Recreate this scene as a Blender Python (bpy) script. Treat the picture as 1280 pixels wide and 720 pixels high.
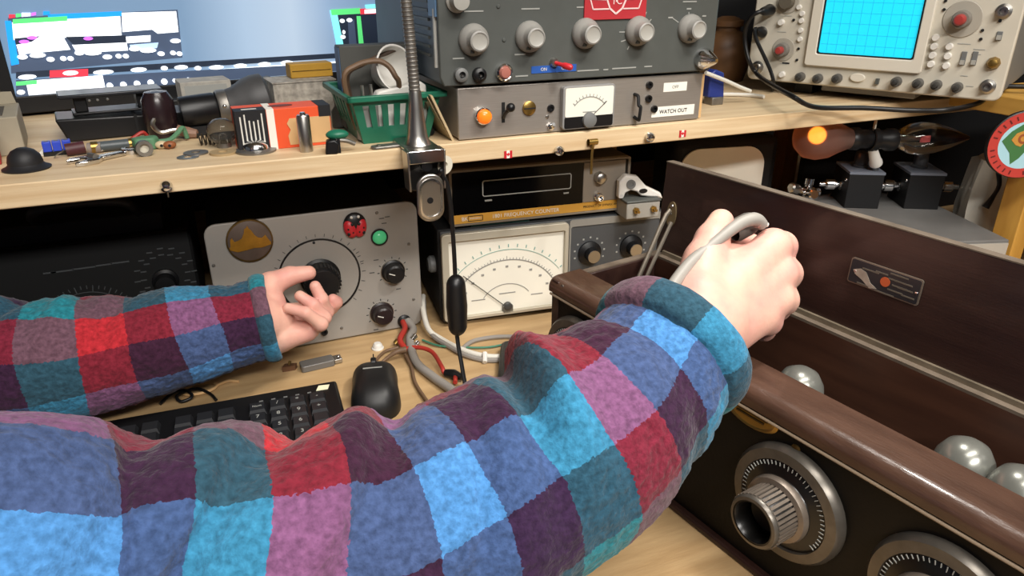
import bpy, bmesh, math, random
import numpy as np
from mathutils import Vector as V, Matrix, noise as mnoise
random.seed(7)
R = math.radians
PI = math.pi
for o in list(bpy.data.objects): bpy.data.objects.remove(o)
SC = bpy.context.scene
COL = SC.collection

# ------------------------------------------------------------------ camera
FPX = 900.0; CAM_H = .42; PITCH = R(24); YAW = R(23)
cd = bpy.data.cameras.new('camera'); cam = bpy.data.objects.new('camera', cd); COL.objects.link(cam)
cam.location = (0, 0, CAM_H); cam.rotation_euler = (PI/2-PITCH, 0, -YAW)
cd.sensor_width = 36; cd.lens = FPX/1280*36; cd.clip_start = .02; cd.clip_end = 50
SC.camera = cam
# ------------------------------------------------------------------ world, lights, exposure
W = bpy.data.worlds.new('world'); SC.world = W; W.use_nodes = True
W.node_tree.nodes['Background'].inputs[0].default_value = (.80, .88, 1, 1)
W.node_tree.nodes['Background'].inputs[1].default_value = .10
SC.view_settings.view_transform = 'Standard'; SC.view_settings.look = 'None'
SC.view_settings.exposure = 0.0; SC.view_settings.gamma = 1
SC.view_settings.use_curve_mapping = False
def area(name, loc, target, sx, sy, energy, col):
    l = bpy.data.lights.new(name, 'AREA'); l.shape = 'RECTANGLE'; l.size = sx; l.size_y = sy; l.energy = energy; l.color = col
    o = bpy.data.objects.new(name, l); COL.objects.link(o); o.location = loc
    o.rotation_euler = (V(target)-V(loc)).to_track_quat('-Z', 'Y').to_euler()
    return o
area('ceiling_light_glow', (.40, -.25, 1.56), (.40, -.25, 0), 1.2, .3, 24, (1, .96, .91))
area('ceiling_light_glow_far', (.10, -1.45, 1.56), (.10, -1.45, 0), 1.2, .3, 80, (1, .96, .91))
LAMP_HEAD = V((.46, .40, .66)); LAMP_AIM = V((.42, .38, .0)); LAMP_W = 9.0

# ------------------------------------------------------------------ pixel helpers (photo frame 1280x720)
fw = V((math.sin(YAW)*math.cos(PITCH), math.cos(YAW)*math.cos(PITCH), -math.sin(PITCH)))
rt = V((math.cos(YAW), -math.sin(YAW), 0)); upv = rt.cross(fw); CP = V((0, 0, CAM_H))
def ray(x, y): return fw + rt*((x-640)/FPX) + upv*((360-y)/FPX)
def atz(x, y, z): r = ray(x, y); return CP + r*((z-CAM_H)/r.z)
def aty(x, y, yy): r = ray(x, y); return CP + r*(yy/r.y)
def atd(x, y, d): return CP + ray(x, y)*d
FR = {}
def on(T, px, py, y=0.0):
    """pixel -> (local x, local z) on the plane local-y = y of thing T"""
    M = FR[T.name].inverted(); o = M @ CP; d = M.to_3x3() @ ray(px, py)
    p = o + d*((y-o.y)/d.y); return p.x, p.z

# ------------------------------------------------------------------ materials
def lin(h):
    if isinstance(h, str):
        h = h.lstrip('#'); c = [int(h[i:i+2], 16)/255 for i in (0, 2, 4)]
    else: c = h
    return tuple(x/12.92 if x <= .04045 else ((x+.055)/1.055)**2.4 for x in c) + (1,)
MATS = {}
def mat(name, col, rough=.5, metal=0, var=0, vscale=30, bump=0, bscale=200, emit=None, es=1, spec=.5, trans=0, alpha=1, coat=0, stretch=None, col2=None, ior=1.45, sheen=0):
    if name in MATS: return MATS[name]
    m = bpy.data.materials.new(name); m.use_nodes = True; N = m.node_tree.nodes; L = m.node_tree.links
    b = N['Principled BSDF']; c = lin(col)
    b.inputs['Base Color'].default_value = c; b.inputs['Roughness'].default_value = rough; b.inputs['Metallic'].default_value = metal
    b.inputs['Specular IOR Level'].default_value = spec; b.inputs['Transmission Weight'].default_value = trans
    b.inputs['Alpha'].default_value = alpha; b.inputs['Coat Weight'].default_value = coat; b.inputs['IOR'].default_value = ior
    b.inputs['Sheen Weight'].default_value = sheen
    if emit: b.inputs['Emission Color'].default_value = lin(emit); b.inputs['Emission Strength'].default_value = es
    if var or bump:
        tc = N.new('ShaderNodeTexCoord'); mp = N.new('ShaderNodeMapping'); L.new(tc.outputs['Object'], mp.inputs[0])
        if stretch: mp.inputs['Scale'].default_value = stretch
    if var:
        nz = N.new('ShaderNodeTexNoise'); nz.inputs['Scale'].default_value = vscale; nz.inputs['Detail'].default_value = 6
        L.new(mp.outputs[0], nz.inputs['Vector'])
        rp = N.new('ShaderNodeValToRGB'); L.new(nz.outputs['Fac'], rp.inputs[0])
        c2 = lin(col2) if col2 else tuple(x*(1-var) for x in c[:3])+(1,)
        rp.color_ramp.elements[0].position = .3; rp.color_ramp.elements[1].position = .7
        rp.color_ramp.elements[0].color = c2; rp.color_ramp.elements[1].color = c
        L.new(rp.outputs[0], b.inputs['Base Color'])
    if bump:
        n2 = N.new('ShaderNodeTexNoise'); n2.inputs['Scale'].default_value = bscale; n2.inputs['Detail'].default_value = 4
        L.new(mp.outputs[0], n2.inputs['Vector'])
        bp = N.new('ShaderNodeBump'); bp.inputs['Strength'].default_value = bump; bp.inputs['Distance'].default_value = .002
        L.new(n2.outputs['Fac'], bp.inputs['Height']); L.new(bp.outputs[0], b.inputs['Normal'])
    MATS[name] = m; return m

bench_wood = mat('bench_wood', '#c6a77b', .5, var=.3, vscale=9, stretch=(1, 7, 3), col2='#ac8c62', bump=.12, bscale=60)
shelf_wood = mat('shelf_wood', '#dcc6a2', .55, var=.3, vscale=7, stretch=(1, 9, 22), col2='#c4a67e', bump=.12, bscale=60)
yellow_wood = mat('yellow_wood', '#d2a452', .5, var=.3, vscale=8, stretch=(6, 1, 6), col2='#b98a3e')
post_wood = mat('post_wood', '#c99a48', .5, var=.3, vscale=10, stretch=(6, 6, 1), col2='#ad7c34')
dark_wall = mat('dark_wall', '#1c1a1c', .9, var=.3, vscale=4)
floor_m = mat('floor_paint', '#3a3634', .8, var=.3, vscale=5)
ceil_m = mat('ceiling_paint', '#cfc8bd', .9, var=.1, vscale=3)
mahog = mat('mahogany', '#33201a', .42, var=.5, vscale=9, stretch=(1, 8, 8), col2='#241310', bump=.08, bscale=90, coat=.15)
mahog_top = mat('worn_mahogany', '#513a2e', .34, var=.5, vscale=18, stretch=(1, 4, 4), col2='#3a271e', bump=.15, bscale=120, coat=.3)
mahog_rim = mat('highlit_wood_edge', '#6d6154', .6, var=.4, vscale=40, col2='#51463b')  # paler grey puts the highlight along box and lid edges into the colour
radio_panel = mat('radio_panel', '#0d0b0a', .5, var=.5, vscale=25, col2='#080706', bump=.1, bscale=300, spec=.22)
black_pl = mat('black_plastic', '#111113', .4)
black_mt = mat('black_matte', '#0e0e10', .7, var=.2)
black_gl = mat('black_gloss', '#060607', .15, spec=.2)
dark_grey = mat('dark_grey_paint', '#4f524f', .5, var=.1, vscale=60)
mid_grey = mat('mid_grey_plastic', '#6b6c6b', .5)
side_grey = mat('slate_blue_paint', '#5b6570', .5, var=.1)
knob_grey = mat('grey_knob', '#8f8d88', .45)
knob_cap = mat('grey_knob_cap', '#a19f98', .4)
alum = mat('brushed_aluminium', '#a8a199', .36, .55, var=.12, vscale=40, stretch=(1, 1, 25))
panel_grey = mat('warm_grey_panel', '#9d9891', .5, .1, var=.12, vscale=12, bump=.05, bscale=400)
chrome = mat('chrome', '#d8d8d8', .15, 1)
steel = mat('satin_steel', '#b5b2ac', .32, 1)
dull_steel = mat('dull_steel', '#8f8b85', .45, .8, var=.3, vscale=80)
brass = mat('brass', '#a98a4c', .35, .9, var=.3, vscale=60)
old_brass = mat('old_brass', '#7d6438', .4, .85, var=.4, vscale=80)
white_pl = mat('white_plastic', '#dcd9d2', .45)
cream = mat('cream_plastic', '#cfc9b8', .5)
scope_face = mat('scope_face', '#c9c3b4', .5, var=.06, vscale=25)
scope_bezel = mat('scope_bezel', '#d6d0c2', .45)
print_white = mat('print_white', '#d6d4cc', .6)
print_grey = mat('print_grey', '#9a9b96', .6)
print_black = mat('print_black', '#16161a', .6)
paper = mat('paper_white', '#e9e6dc', .7)
meter_white = mat('meter_paper', '#e8e4d6', .6, var=.06, vscale=14)
red_pl = mat('red_plastic', '#c02830', .4)
dark_red = mat('dark_red', '#8a2a2c', .4)
scope_red = mat('scope_red_knob', '#9c3734', .4)
blue_label = mat('blue_label', '#2a57a5', .45)
orange_m = mat('orange_card', '#e2542a', .55)
amber_lens = mat('amber_lens', '#f07a20', .25, emit='#ff7a1c', es=.5)
green_jewel = mat('green_jewel', '#4fb277', .25, emit='#4cc787', es=.25)
gold_strip = mat('gold_strip', '#d09a3e', .5)
tan_card = mat('tan_card', '#d3ab78', .65, var=.1)
manila = mat('manila_card', '#b9a37e', .7, var=.15)
green_pl = mat('green_basket_plastic', '#1f6b52', .4, var=.1)
teal_m = mat('teal_card', '#1f5f58', .6)
blue_pl = mat('blue_plastic', '#25357c', .4)
glass = mat('clear_glass', '#f2f4f2', .03, trans=1, ior=1.4)
smoke_glass = mat('smoked_glass', '#8f8d88', .05, trans=.9, ior=1.3)
silvered = mat('silvered_glass', '#85867f', .28, .5, var=.25, vscale=40)
skin_fallback = None
grey_cable = mat('grey_cable', '#8d8882', .5)
probe_cable = mat('pale_grey_cable', '#8f8b84', .5)
white_cable = mat('white_cable', '#d5d1c6', .5)
brown_cable = mat('brown_cable', '#6d5540', .55)
red_cable = mat('red_cable', '#a83228', .5)
green_cable = mat('green_cable', '#3d7a63', .5)

# ------------------------------------------------------------------ mesh builder
def rrect(x0, x1, z0, z1, r, n=5):
    P = []
    for cx, cz, a in ((x1-r, z0+r, -90), (x1-r, z1-r, 0), (x0+r, z1-r, 90), (x0+r, z0+r, 180)):
        for i in range(n+1):
            t = R(a+90*i/n); P.append((cx+r*math.cos(t), cz+r*math.sin(t)))
    return P
def circ(cx, cz, rx, rz=None, n=32):
    rz = rz or rx
    return [(cx+rx*math.cos(2*PI*i/n), cz+rz*math.sin(2*PI*i/n)) for i in range(n)]
def smooth_path(P, sub=8):
    P = [V(p) for p in P]; out = []
    for i in range(len(P)-1):
        p0 = P[max(i-1, 0)]; p1 = P[i]; p2 = P[i+1]; p3 = P[min(i+2, len(P)-1)]
        for k in range(sub):
            t = k/sub
            out.append(.5*((2*p1)+(p2-p0)*t+(2*p0-5*p1+4*p2-p3)*t*t+(3*p1-p0-3*p2+p3)*t**3))
    out.append(P[-1]); return out
class MB:
    def __init__(s): s.bm = bmesh.new()
    def box(s, c, d, rz=0, M=None):
        m = Matrix.Translation(c) @ Matrix.Rotation(rz, 4, 'Z') @ Matrix.Diagonal((*d, 1))
        if M: m = M @ m
        bmesh.ops.create_cube(s.bm, size=1, matrix=m); return s
    def b(s, x0, x1, y0, y1, z0, z1): return s.box(((x0+x1)/2, (y0+y1)/2, (z0+z1)/2), (x1-x0, y1-y0, z1-z0))
    def lathe(s, o, ax, prof, n=28, sweep=None):
        o = V(o); ax = V(ax).normalized(); u = ax.orthogonal().normalized(); w = ax.cross(u); rings = []
        for r, h in prof:
            if r < 1e-6: rings.append([s.bm.verts.new(o+ax*h)])
            else: rings.append([s.bm.verts.new(o+ax*h+(u*math.cos(2*PI*i/n)+w*math.sin(2*PI*i/n))*r) for i in range(n)])
        for a, b in zip(rings, rings[1:]):
            for i in range(n):
                j = (i+1) % n
                try:
                    if len(a) == 1 and len(b) == 1: continue
                    if len(a) == 1: s.bm.faces.new((a[0], b[j], b[i]))
                    elif len(b) == 1: s.bm.faces.new((a[i], a[j], b[0]))
                    else: s.bm.faces.new((a[i], a[j], b[j], b[i]))
                except ValueError: pass
        return s
    def cyl(s, p0, p1, r0, r1=None, n=24):
        p0 = V(p0); p1 = V(p1); r1 = r0 if r1 is None else r1; h = (p1-p0).length
        return s.lathe(p0, p1-p0, [(0, 0), (r0, 0), (r1, h), (0, h)], n)
    def sphere(s, c, r, sc=(1, 1, 1), n=20, m=12, M=None):
        mm = Matrix.Translation(c) @ Matrix.Diagonal((r*sc[0], r*sc[1], r*sc[2], 1))
        if M: mm = M @ mm
        bmesh.ops.create_uvsphere(s.bm, u_segments=n, v_segments=m, radius=1, matrix=mm); return s
    def tube(s, P, r, n=8, sub=8, flat=None):
        P = smooth_path(P, sub) if sub > 1 else [V(p) for p in P]
        rr = r if isinstance(r, (list, tuple)) else [r]*2
        rad = [np.interp(i/(len(P)-1), np.linspace(0, 1, len(rr)), rr) for i in range(len(P))]
        T = [(P[min(i+1, len(P)-1)]-P[max(i-1, 0)]).normalized() for i in range(len(P))]
        u = T[0].orthogonal().normalized(); rings = []
        for p, t, q in zip(P, T, rad):
            u = (u-t*u.dot(t)).normalized(); w = t.cross(u)
            rings.append([s.bm.verts.new(p+(u*math.cos(2*PI*i/n)+w*math.sin(2*PI*i/n)*(flat or 1))*q) for i in range(n)])
        for a, b in zip(rings, rings[1:]):
            for i in range(n): s.bm.faces.new((a[i], a[(i+1) % n], b[(i+1) % n], b[i]))
        s.bm.faces.new(rings[0][::-1]); s.bm.faces.new(rings[-1]); return s
    def prism(s, poly, y0, y1):
        """polygon in local XZ, extruded along y"""
        a = [s.bm.verts.new((x, y0, z)) for x, z in poly]; b = [s.bm.verts.new((x, y1, z)) for x, z in poly]; n = len(poly)
        s.bm.faces.new(a); s.bm.faces.new(b[::-1])
        for i in range(n): s.bm.faces.new((a[i], b[i], b[(i+1) % n], a[(i+1) % n]))
        return s
    def prismz(s, poly, z0, z1):
        a = [s.bm.verts.new((x, y, z0)) for x, y in poly]; b = [s.bm.verts.new((x, y, z1)) for x, y in poly]; n = len(poly)
        s.bm.faces.new(a[::-1]); s.bm.faces.new(b)
        for i in range(n): s.bm.faces.new((a[i], a[(i+1) % n], b[(i+1) % n], b[i]))
        return s
    def ring(s, outer, inner, y0, y1):
        n = len(outer); A = []
        for poly, y in ((outer, y0), (inner, y0), (inner, y1), (outer, y1)): A.append([s.bm.verts.new((x, y, z)) for x, z in poly])
        for k in range(4):
            a, b = A[k], A[(k+1) % 4]
            for i in range(n): s.bm.faces.new((a[i], a[(i+1) % n], b[(i+1) % n], b[i]))
        return s
    def line(s, p, q, w, y0=-.0004, y1=.0002):
        (x0, z0), (x1, z1) = p, q; d = math.hypot(x1-x0, z1-z0) or 1e-6; nx, nz = -(z1-z0)/d*w/2, (x1-x0)/d*w/2
        return s.prism([(x0+nx, z0+nz), (x0-nx, z0-nz), (x1-nx, z1-nz), (x1+nx, z1+nz)], y0, y1)
    def arc(s, c, r, a0, a1, w, n=24, y0=-.0004, y1=.0002, rz=None):
        rz = rz or r
        pts = [(c[0]+r*math.cos(R(a0+(a1-a0)*i/n)), c[1]+rz*math.sin(R(a0+(a1-a0)*i/n))) for i in range(n+1)]
        for p, q in zip(pts, pts[1:]): s.line(p, q, w, y0, y1)
        return s
    def mesh(s, name, m, smooth=True, ang=38):
        bmesh.ops.recalc_face_normals(s.bm, faces=s.bm.faces[:])
        me = bpy.data.meshes.new(name); s.bm.to_mesh(me); s.bm.free()
        me.materials.append(m)
        if smooth:
            me.polygons.foreach_set('use_smooth', [True]*len(me.polygons)); me.set_sharp_from_angle(angle=R(ang))
        return me
def link(o, parent=None):
    COL.objects.link(o)
    if parent: o.parent = parent
    return o
def part(name, mb, m, parent=None, bevel=0, loc=None, rz=0, label=None, seg=2):
    o = bpy.data.objects.new(name, mb if isinstance(mb, bpy.types.Mesh) else mb.mesh(name, m))
    link(o, parent)
    if loc is not None: o.location = loc
    o.rotation_euler = (0, 0, rz)
    if bevel:
        md = o.modifiers.new('bevel', 'BEVEL'); md.width = bevel; md.segments = seg; md.limit_method = 'ANGLE'; md.angle_limit = R(50)
        md.harden_normals = False
    if label: o['label'] = label
    if parent and any(k in name for k in ('printing', 'ticks', 'scale', 'marks', 'graticule', 'lettering', 'knurling', 'fluting', 'spots', 'neck_coils', 'icons')): o['kind'] = 'stuff'
    return o
def tag(o, label, cat, group=None):
    o['label'] = label; o['category'] = cat
    if group: o['group'] = group
    return o
def thing(name, label, cat, loc=(0, 0, 0), rz=0, group=None):
    o = bpy.data.objects.new(name, None); o.empty_display_size = .02; COL.objects.link(o)
    o.location = loc; o.rotation_euler = (0, 0, rz); tag(o, label, cat, group)
    FR[o.name] = Matrix.Translation(V(loc)) @ Matrix.Rotation(rz, 4, 'Z')
    return o
def solo(name, mb, m, label, cat, loc=(0, 0, 0), rz=0, group=None, bevel=0):
    o = part(name, mb, m, None, bevel, loc, rz); tag(o, label, cat, group)
    FR[o.name] = Matrix.Translation(V(loc)) @ Matrix.Rotation(rz, 4, 'Z')
    return o
def struct(o): o['kind'] = 'structure'; return o
def text(s, size, m, parent, x, z, y=-.0005, align='CENTER', name='lettering', flat=False, M=None):
    cu = bpy.data.curves.new('t', 'FONT'); cu.body = s; cu.size = size; cu.align_x = align; cu.align_y = 'CENTER'; cu.extrude = .00015
    o = bpy.data.objects.new('t', cu); COL.objects.link(o)
    me = bpy.data.meshes.new_from_object(o.evaluated_get(bpy.context.evaluated_depsgraph_get()))
    bpy.data.objects.remove(o); me.name = name; me.transform(M if M else Matrix.Translation((x, y, z)) @ Matrix.Rotation(PI/2, 4, 'X'))
    me.materials.clear(); me.materials.append(m)
    return part(name, me, m, parent)
def screw(parent, x, z, r=.002, m=None, y=0, name='screw'):
    o = part(name, MB().lathe((x, y, z), (0, -1, 0), [(r, -.0005), (r, .0004), (r*.7, .0011), (0, .0013)], 12), m or steel, parent)
    return o
Y_ = V((0, -1, 0))
# ------------------------------------------------------------------ the setting
struct(part('floor', MB().b(-2.4, 1.9, -2.4, 1.5, -.80, -.75), floor_m))
struct(part('wall_back', MB().b(-2.4, 1.9, 1.45, 1.5, -.75, 1.65), dark_wall))
struct(part('wall_right', MB().b(1.85, 1.9, -2.4, 1.45, -.75, 1.65), dark_wall))
struct(part('ceiling', MB().b(-2.4, 1.9, -2.4, 1.5, 1.65, 1.7), ceil_m))
# ceiling fixture that carries the room light
for x, y, lab in ((.40, -.25, 'long fluorescent fixture on the ceiling right above the bench front'), (.10, -1.45, 'long fluorescent fixture on the ceiling farther back in the room')):
    t = thing('ceiling_light', lab, 'ceiling light', (x, y, 1.65), 0, 'ceiling fixtures')
    part('housing', MB().b(-.63, .63, -.17, .17, -.07, 0), white_pl, t, .004)
    part('diffuser', MB().b(-.6, .6, -.15, .15, -.076, -.07), mat('diffuser_glow', '#ffffff', .6, emit='#fff2dc', es=2), t)

t = thing('workbench', 'pale plywood workbench under the radio, mouse and keyboard', 'workbench', (.35, .65, 0))
part('bench_top', MB().prismz([(-.57, -.72), (1.45, -.72), (1.45, .78), (-1.35, .78), (-1.35, -.13), (-.57, -.13)], -.03, 0), bench_wood, t, .002)
for sx in (-1.28, 1.38):
    for sy in ((-.05 if sx < 0 else -.64), .7): part('leg', MB().b(sx-.04, sx+.04, sy-.04, sy+.04, -.75, -.03), post_wood, t, .003)
SZ = .255
t = thing('bench_shelf', 'pale wooden shelf board running across the bench below the monitor', 'shelf', (0, .70, 0))
part('shelf_board', MB().b(-.95, 1.12, 0, .72, SZ-.021, SZ), shelf_wood, t, .0012)
for x in (-.9, .64, 1.06): part('shelf_support', MB().b(x-.018, x+.018, .38, .42, 0, SZ-.021), post_wood, t, .002)
part('added_shade_sheet', MB().b(.915, 1.79, .20, .212, 0, SZ-.0215), black_mt, t)  # added black sheet standing in for the darkness under the shelf
shelf = t
# front-edge hardware and stickers on the shelf
for i, (px, py) in enumerate(((635, 193), (853, 167))):
    p = aty(px, py, .70)
    t = thing('flag_sticker', ('small red and white flag sticker on shelf edge above frequency counter', 'small red and white flag sticker on shelf edge, right of the power meter')[i], 'sticker', (p.x, .70, p.z), 0, 'flag stickers on the shelf edge')
    part('white_field', MB().b(-.0045, .0045, -.0006, 0, -.004, .004), paper, t)
    part('maple_leaf', MB().prism([(0, .0025), (.0008, .001), (.002, .0012), (.0014, -.0004), (.0004, -.0012), (0, -.0022), (-.0004, -.0012), (-.0014, -.0004), (-.002, .0012), (-.0008, .001)], -.0009, -.0005), red_pl, t)
    for s in (-1, 1): part('red_band', MB().b(s*.0032-.0014, s*.0032+.0014, -.0008, -.0001, -.004, .004), red_pl, t)
for px, py, lab in ((208, 231, 'chrome round-head screw in shelf edge above black receiver'), (696, 187, 'chrome screw head in shelf edge left of the brass hook'), (809, 170, 'chrome screw head in shelf edge below the transceiver')):
    p = aty(px, py, .70); r = .0055
    t = thing('cup_screw', lab, 'screw', (p.x, .70, p.z), 0, 'screws in the shelf edge')
    part('head', MB().lathe((0, 0, 0), Y_, [(r*.6, 0), (r*.6, .004), (r, .005), (r*.9, .009), (r*.5, .0115), (0, .012)], 18), chrome, t)
    if px == 208: part('tip', MB().cyl((0, -.006, -.004), (0, -.006, -.010), .001, .0006, 8), steel, t)
p = aty(738, 181, .70)
t = thing('brass_hook', 'brass strip hook hanging from shelf edge over frequency counter', 'hook', (p.x, .70, p.z))
part('strip', MB().tube([(0, -.001, .006), (.001, -.004, 0), (-.001, -.006, -.010), (-.003, -.010, -.022), (-.0035, -.011, -.030)], .0036, 8, 5, .35), brass, t)
part('curl', MB().lathe((-.005, -.004, .004), (1, 0, 0), [(.0035, 0), (.0035, .011), (.002, .011), (.002, 0)], 14), brass, t)
# right-hand shelf and its post
p1 = V((.935, .70, 0))
t = thing('side_shelf', 'yellow wooden board under the right side of the oscilloscope', 'shelf', (.935, .5, 0))
part('shelf_board', MB().b(0, .9, -1.0, .185, .249, .271), yellow_wood, t, .001)
part('post', MB().b(.022, .048, .062, .094, 0, .249), post_wood, t, .0015)
for y in (-.9,): part('post', MB().b(.8, .84, y, y+.04, 0, .249), post_wood, t, .0015)

# ================================================================== instruments under the shelf
def skirt_knob(T, px, py, r=.0155, h=.020, y=0):
    x, z = on(T, px, py, y-.004)
    k = part('knob', MB().lathe((x, y, z), Y_, [(r*.98, 0), (r, .002), (r*.95, .006), (r*.72, .0095), (r*.66, .011), (r*.62, h), (r*.52, h+.0008)], 32), knob_grey, T)
    part('knob_cap', MB().lathe((x, y, z), Y_, [(r*.53, h), (r*.53, h+.0004), (r*.46, h-.0002), (0, h-.0004)], 24), knob_cap, k)
    part('pointer', MB().box((x-r*.28, y-.0088, z-r*.60), (r*.22, .0050, r*.35)), dark_grey, k)
    return k
def dash(mb, T, px, py, w, h=.0013, y=0, ang=0):
    x, z = on(T, px, py, y); dx = w/2*math.cos(ang); dz = w/2*math.sin(ang)
    mb.line((x-dx, z-dz), (x+dx, z+dz), h, y-.0005, y+.0002)

# ---- signal generator
sg = thing('signal_generator', 'grey signal generator with large round dial, ladybug and green lamp', 'signal generator', (-.020, .805, 0))
Wd, Hd = .238, .166
part('case', MB().prism(rrect(.004, Wd-.004, .003, Hd-.004, .012), .004, .135), black_mt, sg, .002)
part('front_panel', MB().prism(rrect(0, Wd, .002, Hd, .013), 0, .004), panel_grey, sg, .0012)
for fx in (.03, Wd-.03): part('foot', MB().cyl((fx, .03, 0), (fx, .03, .004), .008), black_pl, sg)
dc = on(sg, 400, 346)
part('dial_plate', MB().prism(circ(*dc, .0455, n=48), -.0012, 0), panel_grey, sg, .0003)
part('dial_ring', MB().ring(circ(*dc, .0475, n=64), circ(*dc, .0458, n=64), -.0018, .0005), black_pl, sg)
k = part('dial_knob', MB().lathe((dc[0]+.0, 0, dc[1]), Y_, [(.023, .001), (.0235, .004), (.0205, .006), (.0195, .024), (.017, .027), (0, .0275)], 40), black_pl, sg)
fl = MB()
for i in range(28):
    a = 2*PI*i/28; fl.box((dc[0]+.0202*math.cos(a), -.0155, dc[1]+.0202*math.sin(a)), (.0016, .017, .0016))
part('knurling', fl, black_pl, k)
mk = MB()
for i in range(15):
    a = R(10+160*i/14); mk.line((dc[0]+.0495*math.cos(a), dc[1]+.0495*math.sin(a)), (dc[0]+.053*math.cos(a), dc[1]+.053*math.sin(a)), .0007)
for i in range(-3, 3):
    a = R(-15-14*i); mk.line((dc[0]+.0495*math.cos(a), dc[1]+.0495*math.sin(a)), (dc[0]+.054*math.cos(a), dc[1]+.054*math.sin(a)), .0007)
for px, py in ((396, 311), (404, 309), (388, 313), (477, 273), (484, 271), (480, 279), (498, 361), (470, 412), (470, 325), (465, 341)): dash(mk, sg, px, py, .006, .0009, ang=-.02)
part('panel_printing', mk, mat('panel_ink', '#4c4a49', .6), sg)
part('index_mark', MB().prism(circ(*on(sg, 392, 303), .0016, n=12), -.0018, 0), print_black, sg)
for px, py, nm, m_ in ((491, 339, 'range_knob', black_pl), (477, 391, 'output_knob', mat('maroon_black', '#241a1b', .35))):
    x, z = on(sg, px, py)
    kk = part(nm, MB().lathe((x, 0, z), Y_, [(.0145, 0), (.0145, .002), (.0125, .003), (.0115, .013), (.0095, .0148), (0, .015)], 28), m_, sg)
    part('collar', MB().ring(circ(x, z, .0152, n=32), circ(x, z, .0143, n=32), -.0012, .0004), steel, kk)
    part('pointer', MB().line((x-.008, z+.0035), (x-.001, z+.0005), .0010, -.0156, -.0148), print_white, kk)
    tk = MB()
    for i in range(9):
        a = R(-30+30*i); tk.line((x+.0165*math.cos(a), z+.0165*math.sin(a)), (x+.019*math.cos(a), z+.019*math.sin(a)), .0009)
    part('scale_ticks', tk, print_black, kk)
x, z = on(sg, 474, 296)
j = part('pilot_jewel', MB().lathe((x, 0, z), Y_, [(.0085, 0), (.0082, .003), (.006, .0055), (.0032, .0066), (0, .0068)], 20), green_jewel, sg)
part('bezel', MB().ring(circ(x, z, .0102), circ(x, z, .0086), -.0028, .0005), black_pl, j)
for px, py in ((267, 332), (511, 305), (517, 374), (427, 410), (471, 266)): screw(sg, *on(sg, px, py), .0019, dull_steel)
x, z = on(sg, 405, 414); part('jack', MB().lathe((x, 0, z), Y_, [(.0042, 0), (.0042, .004), (.0022, .004), (.0022, .001), (0, .001)], 16), black_pl, sg)
x, z = on(sg, 505, 401); part('grommet', MB().lathe((x, 0, z), Y_, [(.0085, 0), (.0085, .002), (.006, .0035), (.005, .002), (.005, 0)], 20), black_pl, sg)
gx = FR[sg.name] @ V((x, 0, z))
# things stuck on the generator
x, z = on(sg, 312, 300); o = FR[sg.name] @ V((x, 0, z))
t = thing('castle_badge', 'round gold badge with castle skyline on the signal generator', 'badge', (o.x, o.y, o.z))
part('disc', MB().lathe((0, 0, 0), Y_, [(.0245, 0), (.0245, .002), (.0225, .003), (0, .003)], 40), mat('badge_brown', '#6f5f55', .4, .3, var=.3, vscale=60), t)
gold = mat('badge_gold', '#b07d28', .4, .4, var=.3, vscale=120)
part('rim', MB().ring(circ(0, 0, .0247, n=40), circ(0, 0, .0232, n=40), -.0036, 0), old_brass, t)
part('castle_silhouette', MB().prism([(-.021, -.005), (-.020, .004), (-.018, .006), (-.016, .001), (-.012, .002), (-.008, .004), (-.005, .010), (-.004, .0145), (-.002, .0155), (-.0005, .018), (.001, .014), (.003, .012), (.006, .006), (.009, .003), (.013, .002), (.017, .005), (.018, .003), (.021, -.003), (.021, -.006)], -.0042, -.002), gold, t)
part('bridge_band', MB().prism([(-.022, -.0075), (-.022, -.005), (.022, -.0035), (.022, -.0065), (.012, -.009), (.004, -.0085), (-.006, -.010), (-.014, -.011)], -.0044, -.002), gold, t)
x, z = on(sg, 443, 280); o = FR[sg.name] @ V((x, 0, z))
t = thing('ladybug_magnet', 'red ladybug magnet with black spots on the signal generator', 'magnet', (o.x, o.y, o.z))
part('body', MB().sphere((0, -.002, 0), 1, (.0135, .006, .0148)), black_pl, t)
for s in (-1, 1):
    w = part('wing', MB().sphere((s*.0062, -.0032, -.0025), 1, (.0078, .0062, .0118), M=Matrix.Rotation(s*.22, 4, 'Y')), red_pl, t)
    sp = MB()
    for dx, dz in ((.004, .003), (.0082, -.002), (.004, -.006), (.0085, -.008)): sp.sphere((s*dx, -.0085+.25*abs(dx-.006), dz-.001), 1, (.0019, .0012, .0022), 10, 6)
    part('spots', sp, black_pl, w)
for s in (-1, 1): part('eye', MB().sphere((s*.004, -.007, .0105), .0018, n=10, m=6), print_white, t)

# ---- black receiver on the left
rc = thing('communications_receiver', 'black receiver with carry handle in the shade behind left sleeve', 'receiver', (-.42, .85, 0), 0)
part('case', MB().b(0, .385, .004, .28, .005, .150), black_mt, rc, .004)
part('front_panel', MB().b(.002, .383, 0, .004, .006, .149), mat('receiver_panel', '#0c0d0e', .6), rc, .001)
x0, z0 = on(rc, 42, 285); x1, z1 = on(rc, 170, 275)
part('carry_handle', MB().tube([(x0, .02, z0-.002), (x0+.002, -.004, z0+.014), (x0+.012, -.012, z0+.022), ((x0+x1)/2, -.013, z0+.025), (x1-.012, -.012, z0+.022), (x1, -.004, z0+.012), (x1+.002, .02, z0-.004)], .0052, 10, 6), mat('handle_black', '#18181a', .5), rc)
part('top_rail', MB().b(.05, .36, .01, .05, .150, .172), black_mt, rc, .002)
mk = MB()
dx0, dz0 = on(rc, 118, 410)
for i in range(22):
    a = R(20+140*i/21); l = .008 if i % 3 == 0 else .004
    mk.line((dx0+.052*math.cos(a), dz0+.052*math.sin(a)), (dx0+(.052-l)*math.cos(a), dz0+(.052-l)*math.sin(a)), .0009)
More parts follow.
